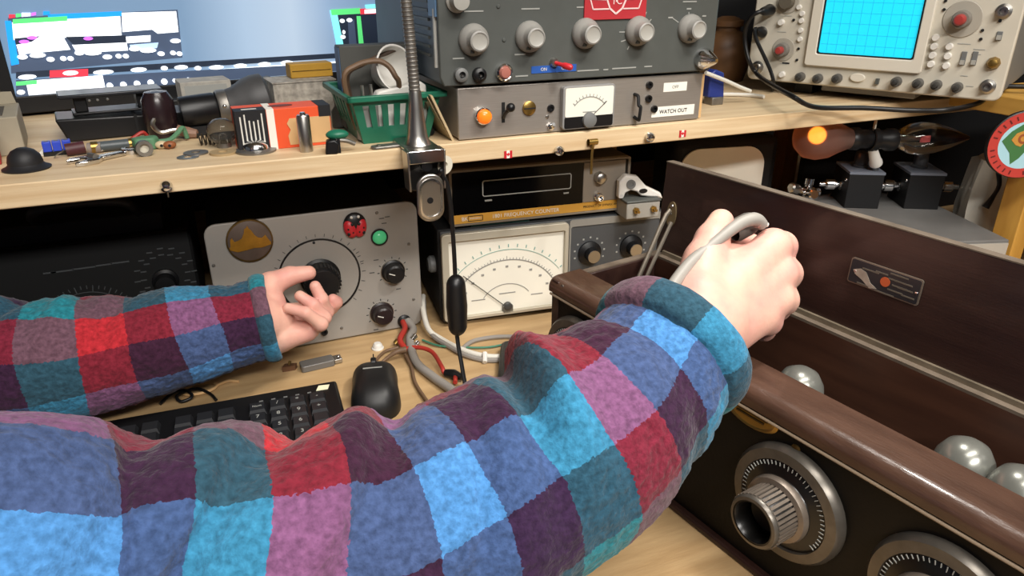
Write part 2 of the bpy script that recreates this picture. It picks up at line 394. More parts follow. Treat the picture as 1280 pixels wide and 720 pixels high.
mk.arc((dx0, dz0), .044, 20, 160, .0008)
for px, py, w in ((62, 341, .012), (78, 339, .022), (105, 335, .022), (130, 331, .016), (150, 328, .018)): dash(mk, rc, px, py, w, .0016)
for cx_, cy_ in ((205, 340),):
    for s in range(14):
        a = R(-60+300*s/13); px = 207+28*math.cos(a); py = 344-26*math.sin(a); dash(mk, rc, px, py, .006, .0014); dash(mk, rc, px+8*math.cos(a), py-8*math.sin(a), .006, .0014)
part('panel_printing', mk, mat('faint_print', '#45484a', .6), rc)
x, z = on(rc, 207, 350); part('tuning_knob', MB().lathe((x, 0, z), Y_, [(.014, 0), (.014, .004), (.011, .006), (.010, .018), (0, .019)], 26), black_pl, rc)
part('dial_knob', MB().lathe((dx0, 0, dz0), Y_, [(.03, 0), (.03, .004), (.02, .008), (.018, .022), (0, .024)], 30), black_pl, rc)
for fx in (.03, .35):
    for fy in (.03, .25): part('foot', MB().cyl((fx, fy, 0), (fx, fy, .006), .009), black_pl, rc)

# ---- large-meter voltmeter
vt = thing('vacuum_tube_voltmeter', 'dark bench voltmeter with big white needle meter and two knobs', 'voltmeter', (.2415, .792, 0), R(-6))
VW, VH = .300, .127
part('case', MB().b(-.003, VW, .004, .15, .006, VH+.002), black_mt, vt, .002)
part('front_panel', MB().b(0, VW, 0, .006, .005, VH), mat('voltmeter_panel', '#47494b', .5), vt, .001)
for fx in (.03, VW-.03): part('foot', MB().b(fx-.01, fx+.01, .01, .14, 0, .007), black_pl, vt)
fr = part('panel_frame', MB().ring(rrect(.168, VW-.002, .012, VH-.001, .004), rrect(.170, VW-.004, .014, VH-.010, .003), -.0015, .001), mat('frame_grey', '#85827b', .5), vt)
mo = part('meter_bezel', MB().ring(rrect(0, .165, .008, VH-.002, .005), rrect(.0085, .160, .0125, VH-.012, .002), -.007, .001), mat('meter_bezel', '#b5ae9d', .4, .2), vt, .0006)
part('meter_face', MB().b(.007, .162, -.002, .001, .012, VH-.011), meter_white, mo)
cx, cz = on(vt, 634, 384, -.003)
ink = mat('meter_ink', '#8c8b86', .6); mk = MB(); Y0, Y1 = -.0026, -.0015
mk.arc((cx, cz), .072, 22, 158, .0012, 40, Y0, Y1, .066); mk.arc((cx, cz), .036, 35, 150, .0008, 30, Y0, Y1, .033)
for i in range(41):
    a = R(24+132*i/40); l = .005 if i % 5 == 0 else .0028
    mk.line((cx+.072*math.cos(a), cz+.066*math.sin(a)), (cx+(.072+l)*math.cos(a), cz+(.066+l)*math.sin(a)), .0006, Y0, Y1)
for i in range(9):
    a = R(28+124*i/8); mk.line((cx+.062*math.cos(a)-.0018, cz+.057*math.sin(a)), (cx+.062*math.cos(a)+.0018, cz+.057*math.sin(a)), .0026, Y0, Y1)
for px, py, w in ((634, 366, .022), (671, 367, .016), (598, 375, .018)): dash(mk, vt, px, py, w, .0012, -.002)
part('scale_printing', mk, ink, mo)
mk = MB(); mk.arc((cx, cz), .086, 35, 150, .0006, 30, Y0, Y1, .080)
for i in range(16):
    a = R(35+115*i/15); mk.line((cx+.088*math.cos(a), cz+.083*math.sin(a)), (cx+.091*math.cos(a), cz+.087*math.sin(a)), .0012, Y0, Y1)
part('green_scale', mk, mat('meter_green', '#7ea39a', .6), mo)
tx, tz = on(vt, 579, 345, -.004); part('needle', MB().tube([(cx, -.0042, cz), (tx, -.0042, tz)], .0005, 6, 1), print_black, mo)
pv = part('pivot_block', MB().b(cx-.007, cx+.007, -.007, -.002, cz-.007, cz+.004), mat('pivot_grey', '#6e6c66', .4, .5), mo, .0008)
part('pivot_cap', MB().lathe((cx, -.0068, cz+.003), Y_, [(.0055, -.003), (.0055, .001), (.004, .002), (0, .002)], 18), mat('pivot_dark', '#3d3d3c', .4), pv)
for px, py in ((738, 317), (790, 309)):
    x, z = on(vt, px, py, -.004)
    k = part('selector_knob', MB().lathe((x, 0, z), Y_, [(.016, 0), (.016, .003), (.012, .005), (.0095, .006), (.009, .016), (0, .0165)], 28), black_pl, vt)
    part('knob_insert', MB().lathe((x, 0, z), Y_, [(.0085, .0155), (.0085, .0172), (0, .0172)], 20), steel, k)
    mk = MB()
    for i in range(9):
        a = R(-20+27*i); mk.line((x+.021*math.cos(a)-.0012, z+.021*math.sin(a)), (x+.021*math.cos(a)+.0012, z+.021*math.sin(a)), .0022)
    part('range_marks', mk, print_grey, k)
part('side_handle_boss', MB().lathe((-.003, .03, .075), (-1, 0, 0), [(.011, 0), (.011, .006), (.008, .009), (0, .009)], 20), mid_grey, vt)
# teal card lying on the voltmeter
M = FR[vt.name]
o = M @ V((.04, .004, VH+.002)); solo('teal_card', MB().b(0, .075, 0, .06, 0, .0012), teal_m, 'dark teal card lying between voltmeter and frequency counter', 'card', o, R(-6))
# ---- frequency counter
fc = thing('frequency_counter', 'black-windowed frequency counter with gold strip, on top of voltmeter', 'frequency counter', (.2535, .790, VH+.0025), R(-5))
CW, CH = .236, .0735
for fx in (.02, CW-.02):
    for fy in (.015, .13): part('foot', MB().cyl((fx, fy, -.0005), (fx, fy, .005), .006, n=14), black_pl, fc)
part('case', MB().b(.001, CW-.001, .003, .15, .004, CH), mat('counter_case', '#37332f', .6), fc, .0015)
part('bezel', MB().ring(rrect(0, CW, .004, CH, .003), rrect(.0035, CW-.0035, .0065, CH-.003, .002), -.004, .004), mat('counter_bezel', '#7f776b', .45, .3), fc, .0006)
part('black_window', MB().b(.0035, .172, -.0012, .003, .0175, CH-.003), black_gl, fc)
part('gold_strip', MB().b(.0035, CW-.0035, -.0012, .003, .0065, .0175), gold_strip, fc)
part('control_panel', MB().b(.1725, CW-.006, -.002, .003, .018, CH-.004), mat('counter_grey', '#8d8478', .5, .2), fc, .0005)
(a0, b0), (a1, b1) = on(fc, 603, 246, -.0015), on(fc, 714.5, 216.5, -.0015)
zlo = (on(fc, 603.5, 246, -.0015)[1]+on(fc, 714, 236, -.0015)[1])/2; zhi = (on(fc, 602, 225.5, -.0015)[1]+on(fc, 715, 216.5, -.0015)[1])/2
part('display_outline', MB().ring(rrect(a0, a1, zlo, zhi, .003), rrect(a0+.0012, a1-.0012, zlo+.0012, zhi-.0012, .002), -.0018, 0), print_grey, fc)
x, z = on(fc, 750, 222, -.006); part('input_knob', MB().lathe((x, 0, z), Y_, [(.0075, 0), (.007, .012), (.005, .0135), (0, .0135)], 22), steel, fc)
x, z = on(fc, 748, 246, -.006); kb = part('bnc_jack', MB().lathe((x, 0, z), Y_, [(.0055, 0), (.0055, .006), (.0042, .007), (.0042, .014), (.003, .014), (.003, .008), (0, .008)], 18), chrome, fc)
text('1801 FREQUENCY COUNTER', .0068, paper, fc, .097, .0117, -.0015)
text('PRODUCT OF DYNASCAN', .0040, print_black, fc, .198, .0120, -.0015)
text('BK', .0068, paper, fc, .0145, .0117, -.0015, 'LEFT')
part('logo_box', MB().ring(rrect(.0225, .0415, .0082, .0152, .001), rrect(.0232, .0408, .0089, .0145, .001), -.0016, -.001), print_black, fc)
text('PRECISION', .0030, paper, fc, .032, .0117, -.0015)
part('legend', MB().line((a0+.003, zlo-.005), (a0+.012, zlo-.005), .002, -.0017, -.001), print_grey, fc); part('legend', MB().line((a1-.010, zlo-.005), (a1-.003, zlo-.005), .002, -.0017, -.001), print_grey, fc)
# ---- small grey box and white bracket beside the counter
o = atz(788, 278, VH+.002)
t = thing('small_grey_box', 'small grey box with brass nuts, on voltmeter right of frequency counter', 'box', (o.x, o.y+.01, VH+.002), R(-6))
part('case', MB().b(0, .046, 0, .05, 0, .021), mat('small_box_grey', '#96928a', .5), t, .0015)
part('lid', MB().b(-.001, .047, -.001, .051, .021, .024), dark_grey, t, .001)
for x in (.012, .036): part('brass_nut', MB().lathe((x, 0, .012), Y_, [(.004, 0), (.004, .004), (.002, .004), (.002, .010), (0, .010)], 6), brass, t)
o2 = FR[t.name] @ V((.006, .012, .0245))
m_ = MB()
m_.prism([(-.012, 0), (-.012, .022), (-.004, .030), (.012, .027), (.024, .014), (.044, .004), (.048, -.004), (.040, -.001), (.028, 0), (.018, .002), (.012, .0075), (.004, .010), (-.003, .007), (-.005, 0)], 0, .012)
t2 = thing('white_bracket', 'white moulded plastic bracket lying on the small grey box', 'bracket', o2, R(-12))
part('arm', m_, white_pl, t2, .002)
part('slot', MB().prism(circ(.020, .0085, .0055, .0030, 20), -.0006, .002), black_pl, t2)
part('hub', MB().lathe((.003, 0, .018), Y_, [(.006, -.001), (.006, .0015), (.003, .0015), (.003, .0005), (0, .0005)], 18), mid_grey, t2)
part('rest', MB().b(-.0115, -.006, .0, .012, 0, .006), white_pl, t2, .001)

# ================================================================== on the shelf: chassis, transceiver
ch = thing('power_meter_chassis', 'low aluminium chassis with amber lamp and meter, under the transceiver', 'power meter', (.2405, .7075, SZ), 0)
HW, HH = .300, .0535
part('case', MB().b(0, HW, .002, .24, .002, HH), alum, ch, .0015)
part('front_panel', MB().b(0, HW, 0, .002, .001, HH), alum, ch, .0008)
for fx in (.02, HW-.02):
    for fy in (.02, .22): part('foot', MB().cyl((fx, fy, 0), (fx, fy, .002), .008), black_pl, ch)
part('wooden_end', MB().b(HW, HW+.006, .004, .2, .001, HH-.002), tan_card, ch)
x, z = on(ch, 606, 146, -.008); l = part('pilot_lamp', MB().lathe((x, 0, z), Y_, [(.0075, .004), (.0072, .010), (.005, .0125), (0, .0135)], 22), amber_lens, ch)
part('lamp_collar', MB().lathe((x, 0, z), Y_, [(.0088, 0), (.0088, .005), (.0078, .006), (.0074, .004)], 22), chrome, l)
x, z = on(ch, 629, 140); l = part('slot_lever', MB().tube([(x, 0, z-.006), (x, -.006, z), (x+.003, -.012, z+.005)], .0022, 8, 3), black_pl, ch)
part('slot', MB().b(x-.0018, x+.0018, -.0005, .001, z-.011, z+.010), black_mt, l); part('lever_knob', MB().sphere((x+.003, -.013, z+.0065), .0048, n=14, m=8), black_pl, l)
x, z = on(ch, 661, 135); l = part('brass_button', MB().lathe((x, 0, z), Y_, [(.0075, 0), (.0075, .002), (.006, .003), (0, .003)], 24), brass, ch)
part('slot_line', MB().b(x-.0065, x+.0065, -.0034, -.0028, z-.0006, z+.0006), print_black, l)
x, z = on(ch, 688, 135); part('jack', MB().lathe((x, 0, z), Y_, [(.004, 0), (.004, .002), (.002, .002), (.002, .0005), (0, .0005)], 16), black_pl, ch)
x, z = on(ch, 688, 158); l = part('toggle_switch', MB().cyl((x, -.001, z), (x-.001, -.010, z+.004), .0014, .0018, 10), chrome, ch)
part('toggle_nut', MB().lathe((x, 0, z), Y_, [(.0045, 0), (.0045, .002), (.002, .003), (0, .003)], 6), chrome, l); screw(ch, *on(ch, 684, 146), .0022)
(mx0, mz0), (mx1, mz1) = on(ch, 703, 163, -.008), on(ch, 770, 103, -.008)
mz0 = max(mz0, .0015)
mb = part('panel_meter', MB().prism(rrect(mx0, mx1, mz0, mz1-.001, .004), -.008, 0), mat('meter_grey', '#8b8a88', .3), ch, .0008)
part('meter_card', MB().prism(rrect(mx0+.0025, mx1-.0025, mz0+.0135, mz1-.003, .002), -.0086, -.0078), meter_white, mb)
part('meter_base', MB().prism(rrect(mx0+.002, mx1-.002, mz0+.0015, mz0+.0135, .002), -.0088, -.0078), black_pl, mb)
mcx = (mx0+mx1)/2; part('zero_cap', MB().lathe((mcx, -.0088, mz0+.009), Y_, [(.0085, 0), (.008, .003), (.004, .0045), (0, .0045)], 22), mid_grey, mb)
mk = MB(); mk.arc((mcx, mz0+.010), .024, 40, 140, .0009, 20, -.0091, -.0085)
for i in range(11):
    a = R(42+96*i/10); mk.line((mcx+.024*math.cos(a), mz0+.010+.024*math.sin(a)), (mcx+.027*math.cos(a), mz0+.010+.027*math.sin(a)), .0007, -.0091, -.0085)
mk.line((mcx-.008, mz0+.018), (mcx+.008, mz0+.018), .001, -.0091, -.0085)
part('meter_scale', mk, print_grey, mb)
part('meter_needle', MB().line((mcx+.003, mz0+.013), (mcx+.021, mz0+.028), .0005, -.0094, -.0088), print_black, mb)
x, z = on(ch, 793, 118); x2, z2 = on(ch, 799, 148, -.012)
part('pull_handle', MB().tube([(x, 0, z), (x, -.008, z-.001), (x-.001, -.012, z-.010), (x+.001, -.013, (z+z2)/2), (x2, -.012, z2), (x2+.003, -.006, z2-.003), (x2, -.0005, z2)], .0019, 8, 5), black_mt, ch)
for px, py in ((811, 106), (810, 123), (817, 136)):
    x, z = on(ch, px, py); part('jack', MB().lathe((x, 0, z), Y_, [(.0040, 0), (.0040, .003), (.002, .003), (.002, .0005), (0, .0005)], 16), black_pl, ch)
(a0, b0), (a1, b1) = on(ch, 814, 147), on(ch, 868, 130)
lb = part('paper_label', MB().b(a0, a1, -.0004, 0, b0, b0+.0115), paper, ch); text('WATCH OUT', .0062, print_black, lb, (a0+a1)/2, b0+.0056, -.0007)
(a0, b0), (a1, b1) = on(ch, 829, 114), on(ch, 859, 101); part('paper_label', MB().b(a0, a1, -.0004, 0, b0-.001, b0+.009), paper, ch)
text('OFF', .005, print_grey, ch, (a0+a1)/2, b0+.004, -.0007)

tx = thing('transceiver', 'dark grey radio transceiver with five grey knobs and red badge', 'transceiver', (.2215, .703, SZ+HH), 0)
TW, TH, TD = .3275, .165, .27
part('cabinet', MB().b(.002, TW-.002, .003, TD, .004, TH), side_grey, tx, .003)
part('front_panel', MB().prism([(.004, .003), (TW-.004, .003), (TW, .012), (TW, TH), (0, TH), (0, .012)], 0, .004), dark_grey, tx, .0012)
for fx in (.04, TW-.04):
    for fy in (.03, TD-.04): part('foot', MB().cyl((fx, fy, 0), (fx, fy, .005), .010), black_pl, tx)
part('side_stripe', MB().b(-.0006, .002, .012, .016, .02, .075), print_white, tx)
part('side_label', MB().b(-.0005, .002, .006, .03, .068, TH-.01), mat('pale_blue_label', '#6f95bd', .5), tx)
for i in range(8): part('vent_louvre', MB().box((.0015, .085, .030+i*.0085), (.003, .10, .0028)), dark_grey, tx)
for px, py in ((593, 50), (663, 46), (733, 42), (799, 39), (864, 36)): skirt_knob(tx, px, py, .0155, .019)
x, z = on(tx, 572, 1, -.004); part('small_knob', MB().lathe((x, 0, z), Y_, [(.011, 0), (.011, .003), (.009, .005), (.008, .016), (0, .017)], 26), knob_cap, tx)
for px in (575, 598):
    x, z = on(tx, px, 93); j = part('phone_jack', MB().lathe((x, 0, z), Y_, [(.007, 0), (.0068, .006), (.004, .008), (.0035, .008), (.0035, .002), (0, .002)], 20), mid_grey if px == 575 else black_pl, tx)
    part('jack_contact', MB().cyl((x+.001, -.001, z-.001), (x+.001, -.005, z-.001), .0012, n=8), steel, j)
x, z = on(tx, 629, 90); l = part('indicator_bezel', MB().lathe((x, 0, z), Y_, [(.0092, 0), (.0088, .005), (.0072, .0065), (.0062, .006)], 26), chrome, tx); part('indicator_lens', MB().lathe((x, 0, z), Y_, [(.0066, .005), (.005, .008), (0, .009)], 20), mat('rose_lens', '#a5685c', .3), l)
(a0, b0), (a1, b1) = on(tx, 664, 92), on(tx, 720, 86); lb = part('blue_label', MB().b(a0, a1, -.0006, 0, b0, b0+.0072), blue_label, tx)
text('ON', .0045, print_white, lb, a0+.014, b0+.0036, -.0009); text('OFF', .0045, print_white, lb, a1-.014, b0+.0036, -.0009)
x, z = on(tx, 692, 78); l = part('toggle_nut', MB().lathe((x, 0, z), Y_, [(.005, 0), (.005, .002), (.004, .005), (0, .005)], 18), steel, tx); part('red_toggle', MB().lathe((x, -.004, z), (.75, -1, -.25), [(.002, 0), (.0022, .008), (.0034, .011), (.0034, .018), (.002, .020), (0, .0204)], 14), red_pl, l)
x, z = on(tx, 878, 73); l = part('chrome_connector', MB().lathe((x, 0, z), Y_, [(.0115, 0), (.0115, .006), (.0095, .010), (.0045, .022), (.0020, .026), (0, .026)], 26), chrome, tx)
mk = MB()
for px, py, w in ((592, 14, .020), (663, 11, .020), (573, 73, .012), (650, 68, .012), (725, 9, .008), (862, 2, .018), (652, 95, .014), (735, 88, .026), (757, 87, .006), (780, 85, .030), (810, 83, .010)): dash(mk, tx, px, py, w, .0013)
for px, py, ax, ay in ((861, 15, 861, 22), (841, 23, 848, 28), (876, 23, 872, 28), (774, 40, 781, 40), (776, 52, 782, 50), (784, 62, 786, 58), (814, 24, 809, 30), (808, 15, 805, 22)):
    mk.line(on(tx, px, py), on(tx, ax, ay), .001)
dash(mk, tx, 838, 22, .006, .0016); dash(mk, tx, 861, 11, .006, .0016); dash(mk, tx, 880, 20, .005, .0016)
part('panel_printing', mk, print_grey, tx)
for px, py in ((623, 8), (630, 50)): screw(tx, *on(tx, px, py), .0022, dark_grey)
# red winged-shield badge
(a0, b0), (a1, b1) = on(tx, 729, 24), on(tx, 806, 20); bx = (a0+a1)/2; o = FR[tx.name] @ V((bx, 0, b0-.001)); hw = (a1-a0)/2
t = thing('red_emblem_plaque', 'red plaque with white winged shield emblem on the transceiver front', 'badge', (o.x, o.y, o.z))
part('plaque', MB().prism(rrect(-hw, hw, 0, .043, .002), -.002, 0), mat('plaque_red', '#b23038', .45, var=.1), t, .0005)
em = mat('emblem_white', '#e3c9c6', .5); ST = [(-.0135, .037), (-.0115, .020), (-.0075, .011), (0, .0055), (.0075, .011), (.0115, .020), (.0135, .037)]
mk = MB()
for p, q in zip(ST, ST[1:]): mk.line(p, q, .0018, -.0026, -.0018)
for s in (-1, 1):
    wing = [(s*.0115, .0195), (s*.031, .0205), (s*.0275, .0105), (s*.0085, .0105)]
    for p, q in zip(wing, wing[1:]): mk.line(p, q, .0013, -.0026, -.0018)
part('winged_shield', mk, em, t)
text('T', .016, em, t, 0, .022, -.0022); text('TC', .010, em, t, .0005, .018, -.0023)

# ================================================================== oscilloscope
sa = R(-62); so = atz(934, 98, .272)
os_ = thing('oscilloscope', 'beige oscilloscope with glowing cyan screen in the bench corner', 'oscilloscope', so, sa)
oz = so.z
OW = on(os_, 1250, 127)[0]; OH = .175
part('cabinet', MB().prism(rrect(.003, OW-.003, .002, OH, .008), .006, .36), mat('scope_case', '#7b7d7c', .5), os_, .002)
part('front_panel', MB().prism(rrect(0, OW, 0, OH, .009), -.004, .008), scope_face, os_, .002)
part('front_foot', MB().b(.06, .085, .03, .06, -(so.z-SZ), .003), black_pl, os_)
part('front_foot', MB().b(OW-.035, OW-.01, .16, .19, -.001, .003), black_pl, os_)
part('rear_foot', MB().b(OW-.035, OW-.01, .31, .34, -.001, .003), black_pl, os_)
part('rear_foot', MB().b(.06, .085, .24, .27, -(so.z-SZ), .003), black_pl, os_)
part('tilt_bail', MB().b(.10, .22, .02, .09, -.010, .003), mat('bail_grey', '#8e8b84', .5), os_, .002)
q = lambda px, py, y=-.005: on(os_, px, py, y)
sx0, sz0 = q(1021, 66); sx1, _ = q(1143, 70); sz0 -= .001
bz = part('screen_bezel', MB().ring(rrect(sx0-.014, sx1+.012, sz0-.016, OH-.004, .004), rrect(sx0, sx1, sz0, OH-.015, .003), -.009, 0), scope_bezel, os_, .0015)
part('screen_glass', MB().b(sx0-.001, sx1+.001, -.0046, -.003, sz0-.001, OH-.014), mat('scope_phosphor', '#18a8c8', .2, emit='#26d2ee', es=.85), bz)
part('screen_gasket', MB().ring(rrect(sx0-.001, sx1+.001, sz0-.001, OH-.014, .003), rrect(sx0+.0018, sx1-.0018, sz0+.0018, OH-.017, .003), -.0075, -.003), black_pl, bz)
gr = MB(); n_ = 10
for i in range(1, n_):
    xx = sx0+(sx1-sx0)*i/n_; gr.line((xx, sz0+.003), (xx, OH-.018), .0004, -.0050, -.0044)
for i in range(1, 9):
    zz = sz0+(OH-.015-sz0)*i/9; gr.line((sx0+.003, zz), (sx1-.003, zz), .0004, -.0050, -.0044)
part('graticule', gr, mat('graticule_line', '#1b93b4', .4, emit='#1fb4d2', es=.55), bz)
def oknob(px, py, r, h, m, nm='knob', cap=None):
    x, z = q(px, py); k = part(nm, MB().lathe((x, -.004, z), Y_, [(r, 0), (r*.97, h*.8), (r*.85, h), (0, h)], 24), m, os_)
    if cap: part('knob_cap', MB().lathe((x, -.004-h, z), Y_, [(cap[0], -.002), (cap[0]*.95, cap[1]), (cap[0]*.7, cap[1]+.002), (0, cap[1]+.0025)], 20), cap[2], k)
    return k
for px, py in ((979, 62), (1203, 24), (985, 2)):
    x, z = q(px, py); rr = .017 if px == 1203 else .0125
    part('knob_dish', MB().lathe((x, -.0045, z), Y_, [(rr*1.25, 0), (rr*1.2, .001), (0, .001)], 30), mat('knob_dish_grey', '#a59f93', .5), os_)
oknob(979, 62, .0095, .012, mat('scope_knob', '#77736c', .5), cap=(.0052, .008, scope_red)); oknob(1203, 24, .0105, .014, mat('scope_knob', '#77736c', .5), cap=(.0066, .009, scope_red))
oknob(985, 2, .010, .012, mat('scope_knob_dk', '#5f584c', .5))
for px, py in ((1001, 96), (1023, 98), (1047, 98), (1121, 102), (1148, 104), (1171, 106), (1197, 109)): oknob(px, py, .0062, .011, mat('scope_small_knob', '#55534f', .5), 'small_knob', (.0035, .003, mat('scope_knob_tip', '#2f2e2c', .5)))
for px, py in ((1002, 26), (1001, 38), (1000, 49), (999, 9), (1003, 17)): oknob(px, py, .0034, .004, white_pl, 'push_button')
for px, py in ((1170, 47), (1168, 58), (1166, 69), (1164, 80), (1187, 58), (1185, 70), (1183, 82), (978, 93), (977, 28)): oknob(px, py, .0042, .006, white_pl, 'push_button')
for px, py in ((998, 61), (996, 75), (992, 25), (1228, 38), (1226, 49), (1182, 1), (1180, 12), (1250, 26)): oknob(px, py, .0018, .002, black_mt, 'indicator')
for px, py, h_ in ((1204, 73, .016), (1218, 73, .016), (1249, 45, .010)):
    x, z = q(px, py); s_ = part('slide_switch', MB().b(x-.003, x+.003, -.0055, -.004, z-h_/2, z+h_/2), mid_grey, os_, .0005); part('slider', MB().b(x-.0022, x+.0022, -.009, -.005, z-h_/2+.001, z-h_/2+.006), knob_cap, s_)
for px, py in ((1255, 14), (1235, 108), (947, 84), (952, 41), (962, 13)):
    x, z = q(px, py); part('bnc_jack', MB().lathe((x, -.004, z), Y_, [(.0085, 0), (.0085, .002), (.0055, .003), (.0055, .010), (.004, .010), (.004, .003), (.0014, .003), (.0014, .006), (0, .006)], 22), steel, os_)
x, z = q(1242, 79); part('ground_post', MB().lathe((x, -.004, z), Y_, [(.0075, 0), (.0075, .003), (.005, .008), (0, .010)], 8), brass, os_)
x, z = q(1072, 97); part('power_button', MB().prism(circ(x, z, .0095, .0055, 28), -.007, -.003), scope_bezel, os_, .0008)
x, z = q(1097, 102); part('power_toggle', MB().b(x-.002, x+.002, -.009, -.004, z-.003, z+.004), dark_grey, os_)
mk = MB()
for px, py, w in ((977, 40, .012), (979, 80, .010), (1205, 55, .014), (1224, 62, .012), (1205, 95, .008), (1212, 108, .008), (985, 20, .010), (1187, 12, .010), (1220, 68, .010)):
    x, z = q(px, py); mk.line((x-w/2, z), (x+w/2, z), .0008, -.0044, -.0038)
part('panel_printing', mk, print_grey, os_)
x, z = q(982, 79); part('slot', MB().b(x-.005, x+.005, -.0045, -.0038, z-.001, z+.001), print_black, os_)
# probe leads
SW = lambda px, py, y=-.012: FR[os_.name] @ V((lambda a: (a[0], y, a[1]))(on(os_, px, py, y)))
a = SW(962, 13, -.014)
t = thing('scope_probe_lead', 'black probe lead plugged into oscilloscope and drooping along the shelf', 'cable', a)
def rel(P, o): return [V(p)-V(o) for p in P]
P = [a, SW(952, 14, -.035), SW(938, 22, -.04), SW(931, 45, -.03), SW(936, 75, -.03), SW(950, 96, -.03), aty(975, 117, .700)+V((0, -.02, .0)), aty(1020, 134, .69), aty(1080, 135, .67), aty(1140, 138, .64), atd(1185, 137, .88), atd(1225, 128, .90), atd(1262, 112, .93)+V((0, 0, .004)), V((1.12, .48, .277))]
part('cord', MB().tube(rel(P, a), .0030, 10, 8), black_pl, t); part('plug', MB().lathe((0, 0, 0), SW(952, 14, -.035)-a, [(.0065, -.004), (.0065, .010), (.0045, .020), (.003, .022)], 16), black_pl, t)
a2 = SW(952, 41, -.014)
t = thing('scope_probe_lead', 'black lead hanging from lower left jack down to oscilloscope base', 'cable', a2)
P = [a2, SW(944, 36, -.03), SW(945, 48, -.03), SW(955, 70, -.025), SW(963, 88, -.02), SW(967, 103, -.018), atz(966, 112, SZ+.003)]
part('cord', MB().tube(rel(P, a2), .0026, 8, 6), black_pl, t); part('plug', MB().lathe((0, 0, 0), (0, 0, 0) if 0 else SW(944, 36, -.03)-a2, [(.006, -.004), (.006, .008), (.003, .014)], 14), black_pl, t)

# ================================================================== monitor
mp = atd(20, 121, .86)
mn = thing('computer_monitor', 'black computer monitor showing a bright video editing window', 'monitor', (mp.x, mp.y, SZ), R(11.5))
mq = lambda px, py, y=0: on(mn, px, py, y)
zb = mq(20, 121)[1]; MW = mq(500, 82)[0]; zt_ = zb+.275
part('housing', MB().b(-.014, MW+.014, .002, .045, zb-.020, zt_+.014), black_pl, mn, .004)
part('bezel', MB().ring(rrect(-.014, MW+.014, zb-.020, zt_+.014, .004), rrect(0, MW, zb, zt_, .001), -.004, .003), black_pl, mn, .001)
def emi(name, col, s): return mat('screen_'+name, col, .3, emit=col, es=s)
scr = part('screen', MB().b(0, MW, 0, .002, zb, zt_), emi('desktop', '#6d87a3', .75), mn)
grad = MATS['screen_desktop']; N = grad.node_tree.nodes; L = grad.node_tree.links
tc = N.new('ShaderNodeTexCoord'); sx = N.new('ShaderNodeSeparateXYZ'); L.new(tc.outputs['Generated'], sx.inputs[0])
rp = N.new('ShaderNodeValToRGB'); L.new(sx.outputs['X'], rp.inputs[0]); e = rp.color_ramp.elements
e[0].position = .0; e[0].color = lin('#5d7c9c'); e[1].position = 1; e[1].color = lin('#6d8bb0')
for p_, c_ in ((.40, '#6e88a4'), (.55, '#b3c6da'), (.68, '#c9d6e4'), (.8, '#8ea6c4')):
    k = e.new(p_); k.color = lin(c_)
L.new(rp.outputs[0], N['Principled BSDF'].inputs['Emission Color'])
def spoly(name, m, pts, lay=1):
    mb = MB() if not isinstance(name, MB) else name
    mb.prism([mq(*p) for p in pts], -.0003*lay, .0005); return mb
E_ = {'w': emi('white', '#f4faff', 1.3), 'd': emi('slate', '#46536a', .6), 'dk': emi('dark', '#2b3444', .45), 'b': emi('blue', '#1f8fe6', 1), 'r': emi('red', '#d83848', .9), 'g': emi('green', '#57cf74', .95), 'p': emi('pale', '#a9c3e0', 1), 'v': emi('violet', '#c06be0', 1), 'c': emi('cyan', '#7fe3e6', 1)}
LAY = [
 ('d', [(10, 22), (222, 12), (228, 72), (14, 92)]), ('b', [(6, 26), (14, 26), (24, 80), (14, 82)]),
 ('w', [(15, 28), (150, 19), (152, 44), (17, 50)]), ('b', [(60, 18), (152, 14), (152, 20), (60, 25)]), ('g', [(16, 24), (84, 20), (84, 26), (16, 30)]),
 ('w', [(152, 16), (220, 14), (223, 40), (197, 42), (190, 37), (153, 40)]), ('w', [(18, 48), (60, 46), (78, 44), (88, 62), (66, 64), (24, 68)]), ('w', [(90, 56), (158, 53), (160, 63), (96, 66)]),
 ('w', [(156, 46), (188, 44), (188, 52), (157, 54)]), ('dk', [(18, 48), (50, 45), (40, 52), (20, 56)]), ('dk', [(82, 46), (157, 44), (158, 53), (92, 56)]), ('p', [(162, 56), (198, 53), (196, 60), (164, 63)]),
 ('dk', [(20, 90), (430, 66), (430, 72), (20, 98)]), ('r', [(62, 88), (110, 86), (110, 95), (62, 97)]), ('w', [(130, 96), (430, 76), (430, 78), (130, 98)]),
 ('d', [(20, 100), (430, 78), (430, 88), (20, 121)]), ('w', [(32, 101), (128, 94), (132, 112), (36, 119)]), ('g', [(20, 102), (46, 100), (46, 105), (20, 107)]),
 ('r', [(11, 18), (19, 18), (19, 22), (11, 23)]), ('g', [(20, 17), (26, 17), (26, 21), (20, 22)]), ('w', [(27, 16), (38, 16), (38, 20), (27, 21)]), ('v', [(39, 16), (45, 15), (45, 19), (39, 20)]), ('b', [(54, 14), (62, 14), (62, 18), (54, 19)]),
 ('dk', [(422, 18), (478, 14), (488, 55), (428, 58)]), ('c', [(412, 13), (420, 13), (430, 62), (422, 64)]), ('g', [(413, 12), (450, 10), (450, 17), (414, 19)]), ('r', [(449, 11), (476, 10), (477, 17), (450, 18)]), ('w', [(455, 12), (472, 11), (472, 16), (455, 17)]),
 ('c', [(456, 6), (484, 4), (484, 10), (457, 11)]), ('c', [(479, 10), (487, 9), (493, 54), (485, 55)]), ('g', [(445, 20), (450, 20), (454, 56), (448, 56)]), ('g', [(474, 27), (479, 27), (482, 55), (476, 55)]), ('d', [(434, 24), (442, 24), (445, 56), (436, 56)]),
]
grp = {}
